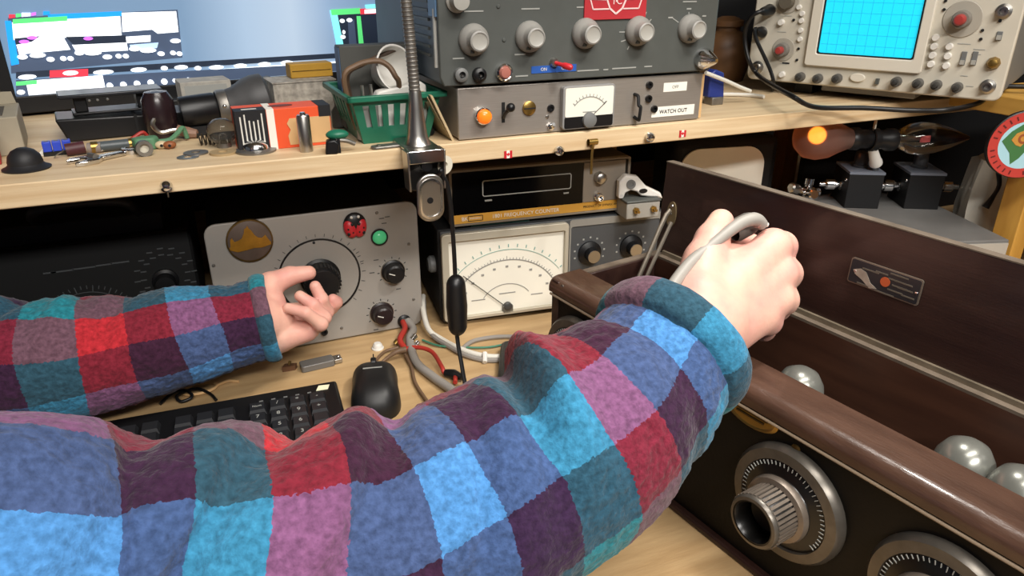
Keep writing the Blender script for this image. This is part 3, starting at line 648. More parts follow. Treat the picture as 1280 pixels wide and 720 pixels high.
for i, (c, pts) in enumerate(LAY):
    part({'w': 'white_window', 'd': 'slate_pane', 'dk': 'dark_pane', 'b': 'blue_bar', 'r': 'red_tab', 'g': 'green_bar', 'p': 'pale_strip', 'v': 'violet_tab', 'c': 'cyan_bar'}[c], MB().prism([mq(*p) for p in pts], -.00025*(1+i*.25), .0004), E_[c], scr)
def blob(c, px, py, rx, ry, lay=10):
    x, z = mq(px, py); k = .00105
    grp.setdefault(c, MB()).prism(circ(x, z, rx*k, ry*k, 12), -.0003*lay, .0004)
for i in range(7): blob('w', 137+i*17-(i > 4)*4, 107-i*1.3, 3.6 if i < 5 else 2.5, 3.6 if i < 5 else 2.5)
for px, py, rx in ((28, 71, 5), (47, 69, 8), (63, 74, 4), (79, 73, 3.2), (88, 73, 3.2), (99, 66, 5), (116, 66, 9), (134, 71, 5), (148, 70, 3.2), (157, 70, 3.2), (168, 61, 6), (185, 63, 9), (201, 67, 4), (216, 66, 3.2), (224, 67, 3.2), (34, 96, 9), (88, 91, 8), (129, 90, 11), (173, 87, 9), (205, 85, 4), (226, 84, 8), (247, 85, 4), (270, 84, 9), (300, 82, 8), (330, 80, 8), (358, 78, 8), (427, 26, 3.5), (436, 25, 4), (428, 46, 3.5), (429, 40, 2), (26, 115, 4), (219, 51, 6)): blob('w', px, py, rx, 2.6)
for px, py in ((30, 52), (40, 47), (110, 48)): blob('v', px, py, 5, 2)
for c, mb in grp.items(): part({'w': 'white_icons', 'v': 'violet_icons'}[c], mb, E_[c], scr)
part('stand_neck', MB().b(MW/2-.03, MW/2+.03, .045, .075, .008, .15), black_pl, mn, .003)
part('stand_base', MB().prismz(rrect(MW/2-.12, MW/2+.12, -.03, .14, .03), 0, .009), black_pl, mn, .002)
for px, py in ((112, 127), (122, 125), (134, 122)): part('menu_button', MB().sphere((mq(px, py, -.004)[0], -.004, zb-.011), .0018, n=8, m=6), mid_grey, mn)

# ================================================================== shelf clutter, left to right
def s_at(px, py, z=SZ): return atz(px, py, z)
# cartons at the left edge
o = s_at(14, 202)
t = thing('pale_carton', 'pale cardboard carton with open flap at the left edge of the shelf', 'box', (o.x-.053, o.y+.02, SZ), R(8))
m_ = mat('carton_pale', '#a39a86', .7, var=.2); part('carton', MB().b(0, .062, .0, .09, 0, .036), m_, t, .001)
part('flap', MB().prism([(.002, .0362), (.06, .0362), (.058, .048), (.004, .050)], .086, .0875), m_, t); part('window_hole', MB().b(.012, .05, .012, .07, .0355, .0365), mat('carton_dark', '#4d473f', .8), t)
o2 = V((o.x-.053, o.y+.02, SZ))+V((.012, -.036, 0))
t = thing('red_carton', 'small red carton with pale print in front of the pale carton', 'box', o2, R(10))
part('carton', MB().b(-.01, .036, 0, .03, 0, .029), mat('carton_red', '#b03434', .6, var=.15), t, .001); part('print_panel', MB().b(.0, .02, -.0004, 0, .014, .026), tan_card, t)
# dome
o = s_at(31, 215)
t = thing('rubber_dome', 'black rubber suction dome near the left end of the shelf', 'dome', (o.x, o.y+.012, SZ))
part('dome', MB().lathe((0, 0, .003), (0, 0, 1), [(.0138, 0), (.0140, .004), (.0128, .009), (.0092, .0135), (.0045, .0158), (0, .016)], 32), mat('rubber', '#1d1d20', .55), t)
part('flange', MB().lathe((0, 0, 0), (0, 0, 1), [(0, 0), (.0190, 0), (.0195, .0014), (.0158, .003), (.0136, .0055)], 32), mat('rubber', '#1d1d20', .55), t)
# black tray below the monitor
o = s_at(72, 181)
t = thing('black_tray', 'shallow black plastic tray in front of the monitor base', 'tray', (o.x+.004, o.y+.005, SZ), R(8))
part('tray_body', MB().prism([(.006, 0), (.118, 0), (.126, .020), (-.002, .024)], 0, .055), black_pl, t, .002)
part('partition', MB().b(.070, .073, -.001, .055, .002, .0225), black_mt, t)
o3 = V(o)+V((.02, .03, .0)); 
t = thing('tablet_stand', 'black plastic stand with silver front edge standing in the black tray', 'stand', (o.x+.018, o.y+.015, SZ+.0245), R(9))
part('base', MB().b(0, .080, 0, .035, 0, .003), black_pl, t, .001)
for x in (.003, .062): part('upright', MB().b(x, x+.012, .004, .03, .003, .018), black_pl, t, .001)
part('top_plate', MB().b(-.010, .088, -.004, .038, .018, .022), mat('plate_black', '#222428', .3), t, .0012)
# little parts: blue terminal, resistor bundle, pliers, red leads, green strip
o = s_at(74, 193)
t = thing('blue_terminal_block', 'bright blue terminal block beside the rubber dome', 'terminal block', (o.x, o.y, SZ), R(8))
bl = mat('terminal_blue', '#2f49c0', .4); part('base', MB().b(-.0125, .0125, -.005, .005, 0, .004), black_pl, t)
for i in range(3): b_ = part('cell', MB().b(-.012+i*.0082, -.0045+i*.0082, -.005, .005, .004, .0135), bl, t, .0008); part('screw_well', MB().cyl((-.0082+i*.0082, 0, .0134), (-.0082+i*.0082, 0, .0139), .002, n=10), dull_steel, b_)
o = s_at(58, 193); t = thing('white_chip', 'small crumpled white paper scrap beside the blue terminal block', 'paper', (o.x, o.y, SZ))
part('scrap', MB().prismz([(-.009, -.004), (.003, -.006), (.009, 0), (.004, .005), (-.006, .004)], 0, .0015), paper, t); part('fold', MB().prism([(-.006, .0014), (.006, .0014), (.003, .006), (-.003, .005)], -.001, .0005), paper, t)
o = s_at(98, 196); t = thing('component_heap', 'dark red capacitor with wire leads behind the combination pliers', 'capacitor', (o.x, o.y+.006, SZ))
part('body', MB().cyl((-.010, 0, .006), (.006, .003, .007), .006, n=16), mat('cap_red', '#4a2328', .5), t); part('body', MB().cyl((.008, .006, .005), (.020, .004, .005), .005, n=14), mat('cap_grey', '#8b7f78', .5), t)
part('lead', MB().tube([(-.010, 0, .006), (-.016, -.004, .004), (-.02, -.006, .001)], .0006, 6, 4), steel, t)
# combination wrench / pliers
o = s_at(113, 203); o1 = s_at(165, 192); dv = (o1-o); ang = math.atan2(dv.y, dv.x)
t = thing('steel_wrench', 'shiny steel wrench lying along the front of the shelf clutter', 'wrench', (o.x, o.y, SZ), ang); Lw = dv.length
part('open_jaw', MB().prismz([(-.018, -.008), (-.012, -.0125), (.002, -.012), (.010, -.005), (.010, .005), (.002, .012), (-.012, .0125), (-.017, .008), (-.006, .006), (-.003, 0), (-.006, -.006)], 0, .005), chrome, t, .0012)
part('shank', MB().prismz([(.008, -.0055), (Lw-.006, -.004), (Lw-.006, .004), (.008, .0055)], .0005, .0045), chrome, t, .0012)
part('ring_end', MB().lathe((Lw, 0, 0), (0, 0, 1), [(.005, 0), (.0085, 0), (.009, .003), (.0085, .006), (.005, .006), (.005, 0)], 22), chrome, t)
part('adjuster', MB().cyl((.004, -.004, .0045), (.004, .006, .0045), .0032, n=12), dull_steel, t)
o = s_at(140, 189); t = thing('tube_fuse', 'grey fuse body with brass caps lying behind the wrench', 'fuse', (o.x, o.y, SZ), R(8))
part('body', MB().cyl((-.012, 0, .0055), (.016, 0, .0055), .005, n=14), mat('fuse_grey', '#4c5356', .4), t)
for x in (-.017, .016): part('end_cap', MB().cyl((x, 0, .0055), (x+.006, 0, .0055), .0056, n=14), brass, t)
o = s_at(160, 186); t = thing('red_lead', 'short red test lead running behind the wrench ring end', 'cable', (o.x, o.y, SZ))
part('wire', MB().tube([(-.018, -.008, .003), (-.006, 0, .004), (.006, .006, .009), (.016, .010, .013), (.020, .013, .003)], .0019, 8, 6), red_cable, t); part('tip', MB().cyl((-.026, -.011, .0022), (-.018, -.008, .003), .0008, .0014, 8), steel, t)
o = s_at(186, 187); t = thing('green_cloth_clip', 'pale green alligator clip boot with wire, left of brown leather grip', 'clip', (o.x, o.y+.004, SZ), R(15))
gm = mat('pale_green', '#5c8a68', .6, var=.2); part('boot', MB().prismz([(-.012, -.006), (.004, -.009), (.010, -.003), (.010, .005), (-.006, .009), (-.014, .004)], 0, .012), gm, t, .002)
part('wire', MB().tube([(.008, 0, .006), (.020, .0, .006), (.030, .006, .010), (.038, .012, .014), (.041, .014, .003)], .0024, 8, 6), gm, t)
o = s_at(176, 194); t = thing('steel_grommet', 'round steel bushing standing at the end of the wrench', 'bushing', (o.x+.004, o.y-.003, SZ))
part('ring', MB().lathe((0, 0, .0075), (.2, -1, 0), [(.0045, 0), (.0075, 0), (.0075, .006), (.0045, .006), (.0045, 0)], 20), dull_steel, t); part('core', MB().lathe((0, 0, .0075), (.2, -1, 0), [(.0046, .002), (0, .003)], 16), cream, t)
for px, py, nm, lab, c in ((213, 186, 'copper_bead', 'small rust-coloured bead beside the green clip', '#8c5330'), (203, 186, 'cream_bead', 'small cream bead between green clip and rust bead', '#c8b795')):
    o = s_at(px, py); t = thing(nm, lab, 'bead', (o.x, o.y, SZ)); mm = mat(nm, c, .5)
    part('bead', MB().sphere((0, 0, .004), .0052, (1.2, .9, .77)), mm, t); part('hole', MB().cyl((0, -.0048, .004), (0, -.003, .004), .0015, n=8), black_mt, t)
# microphone / big tube assembly: leather strap grip, black cylinder, flared rubber hood
o = s_at(205, 178)
t = thing('leather_grip', 'dark shiny leather pad standing left of the black cylinder', 'pad', (o.x, o.y+.022, SZ), R(10)); lm = mat('leather', '#2e2023', .25, var=.4, vscale=60)
part('pad', MB().lathe((0, 0, 0), (0, 0, 1), [(0, 0), (.012, 0), (.015, .010), (.0165, .024), (.0155, .040), (.011, .048), (0, .050)], 24), lm, t)
part('buckle', MB().tube([(-.004, -.012, .026), (-.010, -.013, .018), (-.004, -.013, .009), (.010, -.014, .010), (.020, -.015, .006)], .0026, 8, 6), steel, t)
part('strap_end', MB().tube([(.012, -.012, .010), (.022, -.016, .006), (.030, -.020, .005)], [.005, .006, .004], 8, 5), mat('strap_tan', '#8a6a58', .6), t)
o = s_at(252, 172); o1 = s_at(330, 160)
t = thing('rubber_eyecup_lens', 'black cylinder with grey flared rubber hood lying behind the bulb', 'lens', (o.x, o.y+.02, SZ), R(6))
part('barrel', MB().lathe((-.016, 0, .024), (1, .0, .06), [(0, 0), (.016, 0), (.0165, .003), (.0165, .034), (.015, .037), (0, .037)], 30), black_pl, t)
part('collar', MB().lathe((.021, 0, .026), (1, .0, .06), [(.017, 0), (.0185, .002), (.0185, .010), (.016, .012)], 30), dull_steel, t)
part('rubber_hood', MB().lathe((.032, 0, .027), (1, .0, .12), [(.0175, 0), (.019, .008), (.025, .020), (.0275, .030), (.0275, .040), (.024, .043), (.022, .040), (.016, .010), (0, .008)], 34), mat('hood_rubber', '#4a4a4b', .5, var=.3, vscale=40), t)
part('clamp_screw', MB().sphere((.026, -.018, .030), .0022, n=10, m=6), chrome, t)
part('cradle', MB().b(-.010, .060, -.010, .010, 0, .010), black_mt, t)
o = s_at(222, 160, SZ); t = thing('white_tape_box', 'white printed box lying behind the black cylinder', 'box', (o.x+.01, o.y+.02, SZ), R(8))
part('carton', MB().b(0, .055, 0, .04, 0, .046), mat('tape_box', '#b5b0a6', .7, var=.35, vscale=90), t, .001); part('print_band', MB().b(.004, .05, -.0004, .0, .030, .042), print_grey, t)
o = s_at(352, 158); t = thing('speckled_carton', 'grey speckled cardboard carton behind the orange tube box', 'box', (o.x-.002, o.y+.02, SZ), R(6))
part('carton', MB().b(0, .072, 0, .05, 0, .044), mat('speckled_card', '#b9b2a6', .7, var=.55, vscale=150), t, .001); part('lid_flap', MB().b(-.001, .073, -.001, .051, .044, .0455), mat('speckled_card', '#b9b2a6', .7, var=.55, vscale=150), t)
o = V((o.x+.022, o.y+.045, SZ+.0456)); t = thing('yellow_carton', 'yellow card box lying on the speckled carton, against the screen', 'box', o, R(6))
part('carton', MB().b(0, .05, 0, .024, 0, .016), mat('yellow_card', '#b58a2c', .6, var=.15), t, .001); part('seam', MB().b(.002, .048, -.0003, 0, .0075, .0083), old_brass, t)
o = s_at(240, 150); t = thing('black_cable_pouch', 'long black pouch lying below the monitor screen, behind the rubber hood', 'pouch', (o.x+.005, o.y+.060, SZ), R(12))
part('pouch', MB().prism([(0, 0), (.115, 0), (.118, .022), (.10, .034), (.055, .026), (.0, .022)], 0, .022), black_pl, t, .004); part('zipper', MB().b(.006, .108, -.0006, .001, .010, .0112), dull_steel, t)
# small glass bulb, discs, washers
o = s_at(281, 186); t = thing('glass_flash_bulb', 'small clear faceted glass bulb standing in front of the rubber hood', 'bulb', (o.x, o.y+.008, SZ))
part('envelope', MB().lathe((0, 0, .001), (0, 0, 1), [(0, .004), (.008, .004), (.0135, .009), (.0145, .016), (.0125, .022), (.007, .027), (0, .028)], 14), smoke_glass, t)
part('base', MB().lathe((0, 0, 0), (0, 0, 1), [(0, 0), (.007, 0), (.007, .005), (0, .0052)], 14), dull_steel, t); part('filament', MB().tube([(-.003, 0, .005), (-.002, 0, .013), (.002, 0, .013), (.003, 0, .005)], .0006, 6, 4), steel, t)
for px, py, nm, lab, r_, h_, mm in ((245, 192, 'grey_washer', 'flat grey washer lying on the shelf below the bulb', .0115, .0015, dull_steel), (279, 192, 'tan_disc', 'thin tan disc lying under the edge of the small glass bulb', .0125, .0022, mat('tan_disc', '#a48d68', .5)), (235, 197, 'thin_steel_strip', 'thin pale steel washer nearest the shelf edge', .010, .0008, steel), (320, 189, 'steel_dome', 'domed clear-and-steel cap lying in front of the orange tube box', .0195, .003, dull_steel)):
    o = s_at(px, py); t = thing(nm, lab, 'washer', (o.x, o.y, SZ))
    if nm == 'steel_dome':
        part('flange', MB().lathe((0, 0, 0), (0, 0, 1), [(0, 0), (r_, 0), (r_, .0018), (.012, .003)], 30), mm, t); part('dome', MB().lathe((0, 0, .002), (0, 0, 1), [(.0125, 0), (.012, .004), (.008, .0085), (0, .010)], 24), chrome, t)
    else: part('disc', MB().lathe((0, 0, 0), (0, 0, 1), [(r_*.35, 0), (r_, 0), (r_, h_), (r_*.35, h_), (r_*.35, 0)], 26), mm, t)
o = s_at(262, 183); t = thing('coiled_spring', 'small dark coil spring between leather grip and glass bulb', 'spring', (o.x, o.y+.008, SZ)); P = []
for i in range(60):
    a = 2*PI*i/12; P.append((-.010+.020*i/59, .0055*math.cos(a), .0063+.0055*math.sin(a)))
part('coil', MB().tube(P, .0008, 6, 1), mat('spring_dark', '#4a443d', .4, .7), t); part('hook', MB().tube([P[-1], (.013, .006, .009), (.016, .0, .004)], .0008, 6, 4), steel, t)
# orange tube box
o = s_at(301, 192); o1 = s_at(414, 181)
t = thing('orange_tube_box', 'orange, black and tan vacuum tube carton on the shelf', 'box', (o.x, o.y+.004, SZ), R(3)); bw = .0905; bh = .039; bd = .036
part('carton', MB().b(0, bw, 0, bd, 0, bh), orange_m, t, .0006)
bp_ = part('black_end_panel', MB().b(-.0004, .0285, -.0006, .018, -.0, bh+.0004), print_black, t)
for i, (h0, h1) in enumerate(((.004, .034), (.003, .036), (.008, .030), (.009, .029), (.010, .030), (.003, .036))): part('white_lettering_bar', MB().b(.0035+i*.0040, .0048+i*.0040, -.001, 0, h0, h1), print_white, bp_)
part('white_band', MB().b(.029, .036, -.0005, bd, .0, bh+.0003), paper, t); part('tan_panel', MB().prism([(.048, .003), (bw-.001, .003), (bw-.001, .029), (.050, .029), (.047, .024), (.050, .018), (.047, .012)], -.0007, .001), tan_card, t)
part('top_print', MB().prismz([(.045+.012*math.cos(a_*PI/8), .016+.006*math.sin(a_*PI/8)) for a_ in range(16)], bh, bh+.0006), mat('box_print', '#6d2c20', .6), t)
part('black_corner', MB().b(.079, bw+.0003, -.0009, bd*.9, .0285, bh+.0005), print_black, t); part('top_lettering', MB().b(.007, .021, .006, .009, bh+.0003, bh+.0008), print_white, bp_)
o = s_at(384, 190); t = thing('steel_pin', 'upright steel cylinder standing in front of the orange tube box', 'cylinder', (o.x, o.y+.003, SZ))
part('body', MB().lathe((0, 0, 0), (0, 0, 1), [(0, 0), (.0062, 0), (.0064, .001), (.0064, .034), (.0055, .0355), (0, .0355)], 22), steel, t); part('stud', MB().lathe((0, 0, .0355), (0, 0, 1), [(.003, 0), (.0025, .0025), (0, .003)], 14), chrome, t)
o = s_at(420, 193); t = thing('green_black_clip', 'green and black spring clip beside the green basket', 'clip', (o.x, o.y+.006, SZ), R(-8))
part('jaw', MB().prism([(-.009, 0), (.003, 0), (.005, .010), (.001, .014), (-.007, .013)], -.006, .006), black_pl, t, .0015); part('green_cap', MB().sphere((.004, .004, .017), 1, (.011, .007, .005)), green_pl, t); part('arm', MB().tube([(.002, 0, .013), (.012, .002, .011), (.020, .004, .007)], .0022, 8, 4), dull_steel, t); part('prop', MB().b(.002, .006, -.002, .006, 0, .014), black_pl, t)
o = s_at(431, 160); t = thing('small_clear_bottle', 'small grey glass bottle between tube box and basket', 'bottle', (o.x-.004, o.y+.006, SZ))
part('bottle', MB().lathe((0, 0, 0), (0, 0, 1), [(0, 0), (.008, 0), (.0085, .002), (.0085, .018), (.004, .024), (.004, .029), (0, .029)], 18), smoke_glass, t); part('cap', MB().cyl((0, 0, .029), (0, 0, .034), .005, n=14), dull_steel, t)

# green basket and contents
o0 = s_at(457, 181); o1 = s_at(536, 173)
bk = thing('green_basket', 'green slotted plastic basket full of adapters on the shelf', 'basket', ((o0.x+o1.x)/2, (o0.y+o1.y)/2+.003, SZ), R(2))
bw = .070; dB = .085; hB = .046; fl = .011
def ring_at(z, k): return [(-bw/2-k, -k), (bw/2+k, -k), (bw/2+k, dB+k), (-bw/2-k, dB+k)]
part('floor', MB().b(-bw/2, bw/2, 0, dB, 0, .003), green_pl, bk)
def wall(a, b, a2, b2, nslot):
    """slotted wall between bottom edge a-b and top edge a2-b2"""
    mb = MB(); a, b, a2, b2 = map(V, (a, b, a2, b2)); nrm = (b-a).cross(a2-a).normalized()*.0022
    def P(u, v): return (a+(b-a)*u)*(1-v)+(a2+(b2-a2)*u)*v
    def slab(u0, u1, v0, v1):
        q4 = [P(u0, v0), P(u1, v0), P(u1, v1), P(u0, v1)]; A = [mb.bm.verts.new(p) for p in q4]; B = [mb.bm.verts.new(p-nrm) for p in q4]
        mb.bm.faces.new(A); mb.bm.faces.new(B[::-1])
        for i in range(4): mb.bm.faces.new((A[i], B[i], B[(i+1) % 4], A[(i+1) % 4]))
    slab(0, 1, 0, .36); slab(0, 1, .86, 1); w = 1/(nslot*2+1+2)
    slab(0, w*1.5, .36, .86); slab(1-w*1.5, 1, .36, .86); u = w*1.5; step = (1-3*w)/(2*nslot-1)
    for i in range(nslot-1): slab(u+step*(2*i+1), u+step*(2*i+2), .36, .86)
    return mb
c0 = [(-bw/2, 0, 0), (bw/2, 0, 0), (bw/2, dB, 0), (-bw/2, dB, 0)]; c1 = [(-bw/2-fl, -fl, hB), (bw/2+fl, -fl, hB), (bw/2+fl, dB+fl, hB), (-bw/2-fl, dB+fl, hB)]
for i in range(4): part('slotted_side', wall(c0[i], c0[(i+1) % 4], c1[i], c1[(i+1) % 4], 6), green_pl, bk)
rim = MB(); o_ = [(-bw/2-fl-.003, -fl-.003), (bw/2+fl+.003, -fl-.003), (bw/2+fl+.003, dB+fl+.003), (-bw/2-fl-.003, dB+fl+.003)]
for i in range(4):
    a, b = o_[i], o_[(i+1) % 4]; rim.box(((a[0]+b[0])/2, (a[1]+b[1])/2, hB+.001), (abs(b[0]-a[0])+.005, abs(b[1]-a[1])+.005, .006))
part('rim', rim, green_pl, bk, .001)
BM = FR[bk.name]
def inb(x, y, z): return BM @ V((x, y, z))
def bat(px, py, y): x, z = on(bk, px, py, y); return BM @ V((x, y, z))
o = inb(-.012, .062, .004); t = thing('dark_grey_box', 'dark grey box standing at the back of the green basket', 'box', o, R(2))
part('case', MB().b(-.026, .050, 0, .022, 0, .086), mat('dgbox', '#4b4b47', .6), t, .001); part('side_label', MB().b(-.0266, -.026, .001, .021, .03, .084), mat('box_blue', '#3d5f86', .5), t)
o = bat(489, 88, .030); base = inb(.018, .036, .004)
t = thing('white_cup', 'white round plastic cup tilted on its side in the basket', 'cup', (o.x, o.y, o.z)); ax = V((.35, -.85, .3)).normalized()
part('cup', MB().lathe((0, 0, 0), ax, [(0, -.020), (.012, -.020), (.017, -.012), (.0235, .008), (.0245, .010), (.0225, .010), (.0185, -.004), (.012, -.012), (0, -.013)], 34), white_pl, t)
t = thing('looped_cable', 'brown cord looping over the contents of the green basket', 'cable', inb(-.03, .02, .01))
P = [inb(-.036, .02, .012), bat(430, 100, .01), bat(445, 82, .01), bat(470, 76, .01), bat(485, 82, .008), bat(494, 95, .004), bat(499, 108, .01), inb(.01, .03, .012)]
part('cord', MB().tube(rel(P, inb(-.03, .02, .01)), .0028, 8, 7), brown_cable, t)
P = [inb(-.030, .035, .012), bat(434, 98, .03), bat(455, 80, .03), bat(480, 68, .035), bat(505, 66, .04), inb(.036, .05, .03)]
part('second_loop', MB().tube(rel(P, inb(-.03, .02, .01)), .0022, 8, 7), mat('dark_brown_cable', '#4d3b2e', .5), t)
o = bat(444, 113, .010); t = thing('steel_adapter', 'grey adapter plug with steel pins at the front of the basket', 'adapter', inb(-.026, .012, .003), R(20))
part('body', MB().lathe((0, 0, 0), (0, 0, 1), [(0, 0), (.012, 0), (.012, .036), (.010, .040), (0, .040)], 18), knob_grey, t)
for dx in (-.005, .005): part('pin', MB().cyl((dx, -.002, .039), (dx, -.002, .054), .0018, n=8), steel, t)
part('knob', MB().sphere((.0135, -.006, .034), .0045, n=10, m=6), white_pl, t)
t = thing('white_wall_plug', 'white flat wall plug lying across the front of the basket', 'plug', inb(.012, .008, .003), R(4))
part('body', MB().prism([(-.030, 0), (.026, 0), (.026, .050), (.020, .054), (-.026, .047), (-.030, .040)], 0, .014), white_pl, t, .002); part('slot', MB().b(-.012, .010, -.0005, .001, .040, .044), mid_grey, t)
# flat steel lever under the basket front and manila card
o = s_at(488, 184); t = thing('flat_steel_lever', 'flat polished steel lever lying in front of the basket', 'lever', (o.x, o.y, SZ), R(6))
part('lever', MB().prismz(rrect(-.020, .030, -.006, .006, .0055), 0, .003), dull_steel, t, .001); part('rivet', MB().cyl((-.012, 0, .003), (-.012, 0, .004), .0025, n=12), steel, t)
o = s_at(572, 180); t = thing('manila_card', 'folded manila card leaning against the left side of the chassis', 'card', (.2375, .712, SZ), 0)
part('sheet', MB().prism([(-.003, 0), (-.0005, 0), (-.022, .0475), (-.0245, .0475)], 0, .09), manila, t); part('fold', MB().prism([(-.0035, .001), (-.003, .001), (-.0255, .046), (-.026, .045)], .006, .085), manila, t)
o = s_at(546, 168); t = thing('coiled_grey_cord', 'coil of dark grey cord between basket and manila card', 'cord', (.214, o.y+.03, SZ)); P = []
for i in range(50): a = 2*PI*i/16; P.append((.008*math.cos(a), .026*math.sin(a), .004+.010*i/49))
part('cord', MB().tube(P, .003, 8, 1), mat('dark_cord', '#3c3a3a', .5), t); part('plug', MB().cyl((.006, -.026, .005), (.007, -.036, .005), .0045, n=12), black_pl, t)

# ================================================================== gooseneck clamp lamp
px0 = s_at(524, 187); LX, LY = aty(524, 190, .692).x, .692
t = thing('gooseneck_lamp', 'chrome gooseneck lamp clamped to the shelf edge by the basket', 'lamp', (LX, LY, SZ)); lo = V((LX, LY, SZ)); lamp = t
part('clamp_top_jaw', MB().prismz(rrect(-.017, .017, -.026, .040, .005), .0005, .004), steel, t, .001)
part('clamp_body', MB().prism([(-.017, .004), (.017, .004), (.020, -.010), (.017, -.036), (.010, -.040), (-.010, -.040), (-.017, -.036), (-.019, -.010)], -.010, -.007), mat('clamp_dark', '#3b3a39', .3, .8), t, .001)
for s in (-1, 1): part('clamp_cheek', MB().prism([(s*.0175, .003), (s*.0195, .003), (s*.0185, -.036), (s*.0165, -.036)], -.026, -.006), steel, t, .0006)
lv = part('clamp_lever', MB().prism(rrect(-.0135, .0135, -.066, -.018, .0125, 8), -.034, -.0305), steel, t, .0012)
part('lever_recess', MB().ring(rrect(-.0115, .0115, -.063, -.022, .0110, 8), rrect(-.0095, .0095, -.0605, -.0245, .009, 8), -.0352, -.0338), chrome, lv); part('lever_hole', MB().prism(circ(-.001, -.044, .0032, n=16), -.0345, -.0335), black_pl, lv)
part('front_lip', MB().b(-.018, .018, -.0265, -.0235, -.009, .004), chrome, t, .001); part('thumb_screw', MB().lathe((.001, -.008, -.013), (0, -1, 0), [(.004, 0), (.004, .010), (.0055, .011), (.0055, .014), (0, .015)], 18), black_pl, t)
sp_ = MB(); P = []
for i in range(40): a = 2*PI*i/8; P.append((-.006+.012*i/39, -.028+.004*math.cos(a), -.026+.004*math.sin(a)))
part('hinge_spring', sp_.tube(P, .0009, 6, 1), steel, t)
part('base_cone', MB().lathe((0, .004, .0038), (0, 0, 1), [(.014, 0), (.0125, .002), (.0100, .010), (.0075, .034), (.0062, .050), (.0058, .052), (0, .052)], 28), steel, t)
hd = LAMP_HEAD; aim = (LAMP_AIM-LAMP_HEAD).normalized(); tail = hd-aim*.10
G = [lo+V((0, .004, .05)), lo+V((-.002, .004, .10)), lo+V((-.004, .006, .16)), lo+V((-.004, .010, .26)), lo+V((.0, .012, .40)), lo+V((.04, .0, .52)), lo+V((.12, -.10, .60)), tail+V((-.05, .05, .06)), tail+V((0, 0, .03)), tail]
part('gooseneck', MB().tube(rel(G, lo), .0052, 12, 14), dull_steel, t)
nk = MB(); Gs = smooth_path(rel(G, lo), 60)
acc = 0; last = Gs[0]
for i in range(1, len(Gs)-1):
    acc += (Gs[i]-last).length; last = Gs[i]
    if acc > .0034:
        acc = 0; nk.lathe(Gs[i], Gs[i+1]-Gs[i-1], [(.0050, -.0011), (.0058, 0), (.0050, .0011)], 12)
part('neck_coils', nk, dull_steel, t)
sh = part('lamp_shade', MB().lathe(tail-lo, aim, [(0, -.004), (.018, 0), (.024, .03), (.048, .085), (.055, .11), (.053, .11), (.046, .085), (.022, .03), (.012, .008)], 36), steel, t)
part('lamp_bulb', MB().sphere(hd-lo-aim*.02, .022), mat('bulb_glow', '#ffffff', .5, emit='#fff0d8', es=6), sh)
ld = bpy.data.lights.new('lamp_spot', 'SPOT'); ld.energy = LAMP_W; ld.color = (1, .96, .90); ld.spot_size = R(120); ld.spot_blend = .8; ld.shadow_soft_size = .03
lo_ = bpy.data.objects.new('lamp_spot', ld); COL.objects.link(lo_); lo_.location = hd+aim*.012; lo_.rotation_euler = aim.to_track_quat('-Z', 'Y').to_euler()
# lamp cord with inline switch
C0 = aty(556, 205, .672)
P = [lo+V((.010, -.010, -.030)), lo+V((.014, -.024, -.020)), aty(552, 215, .668), aty(561, 240, .668), aty(566, 290, .668), aty(569, 345, .668), aty(571, 415, .665), aty(577, 455, .650), atz(583, 487, .0035), atz(590, 505, .0035), atz(640, 540, .0035)]
part('lamp_cord', MB().tube(rel(P, lo), .0024, 8, 8), black_pl, t)
c = aty(571, 382, .6665)-lo; dv = (aty(572, 415, .665)-aty(569, 348, .668)).normalized()
part('inline_switch', MB().tube([c-dv*.034, c-dv*.026, c, c+dv*.026, c+dv*.034], [.0050, .0110, .0125, .0110, .0045], 16, 5, .9), black_pl, t)
part('cord_guide', MB().lathe(aty(552, 205, .690)-lo, (.4, -1, 0), [(.003, 0), (.0095, 0), (.0095, .006), (.003, .006), (.003, 0)], 24), cream, t)

# ================================================================== antique radio
RD = R(-79.8); ra = atz(688, 347, .148)
ro = V((ra.x, ra.y, 0)); HR = .148; LR = .50; DR = .138
rd = thing('antique_radio', 'antique dark wooden radio with ribbed dials and its lid open', 'radio', ro, RD)
rq = lambda px, py, y=.003: on(rd, px, py, y)
part('front_panel', MB().b(.004, LR-.004, .003, .009, .004, HR-.010), radio_panel, rd)
part('base_moulding', MB().b(-.003, LR+.003, -.003, DR+.003, 0, .006), mahog, rd, .002)
for x in (0, LR-.010): part('end_board', MB().b(x, x+.010, .002, DR, .005, HR-.002), mahog, rd, .001)
part('back_board', MB().b(.010, LR-.010, DR-.010, DR, .005, HR-.002), mat('inner_board', '#4d3022', .5, var=.4, vscale=9, stretch=(1, 8, 8), col2='#382016'), rd, .001)
part('inner_chassis', MB().b(.010, LR-.010, .009, DR-.010, .006, .060), mat('chassis_dark', '#2a201a', .7, var=.3), rd)
# front top rail with rounded nose, profile in local YZ
prof = [(.038, -.016), (.038, 0), (.010, 0)] + [(.010-.010*math.sin(R(a)), -.010+.010*math.cos(R(a))) for a in range(10, 91, 10)] + [(0, -.014), (.003, -.016)]
mb = MB(); A = [mb.bm.verts.new((-.002, y, HR+z)) for y, z in prof]; B = [mb.bm.verts.new((LR+.002, y, HR+z)) for y, z in prof]; n = len(prof)
mb.bm.faces.new(A); mb.bm.faces.new(B[::-1])
for i in range(n): mb.bm.faces.new((A[i], A[(i+1) % n], B[(i+1) % n], B[i]))
part('top_rail', mb, mahog_top, rd)
part('rail_bead', MB().tube([(.0, .0005, HR-.0165), (LR, .0005, HR-.0165)], .0012, 8, 1), mat('bead_pale', '#8d7c69', .4), rd)
for x in (0, LR-.008): part('end_rim', MB().b(x+.0, x+.008, .038, DR, HR-.003, HR-.0005), mahog_rim, rd)
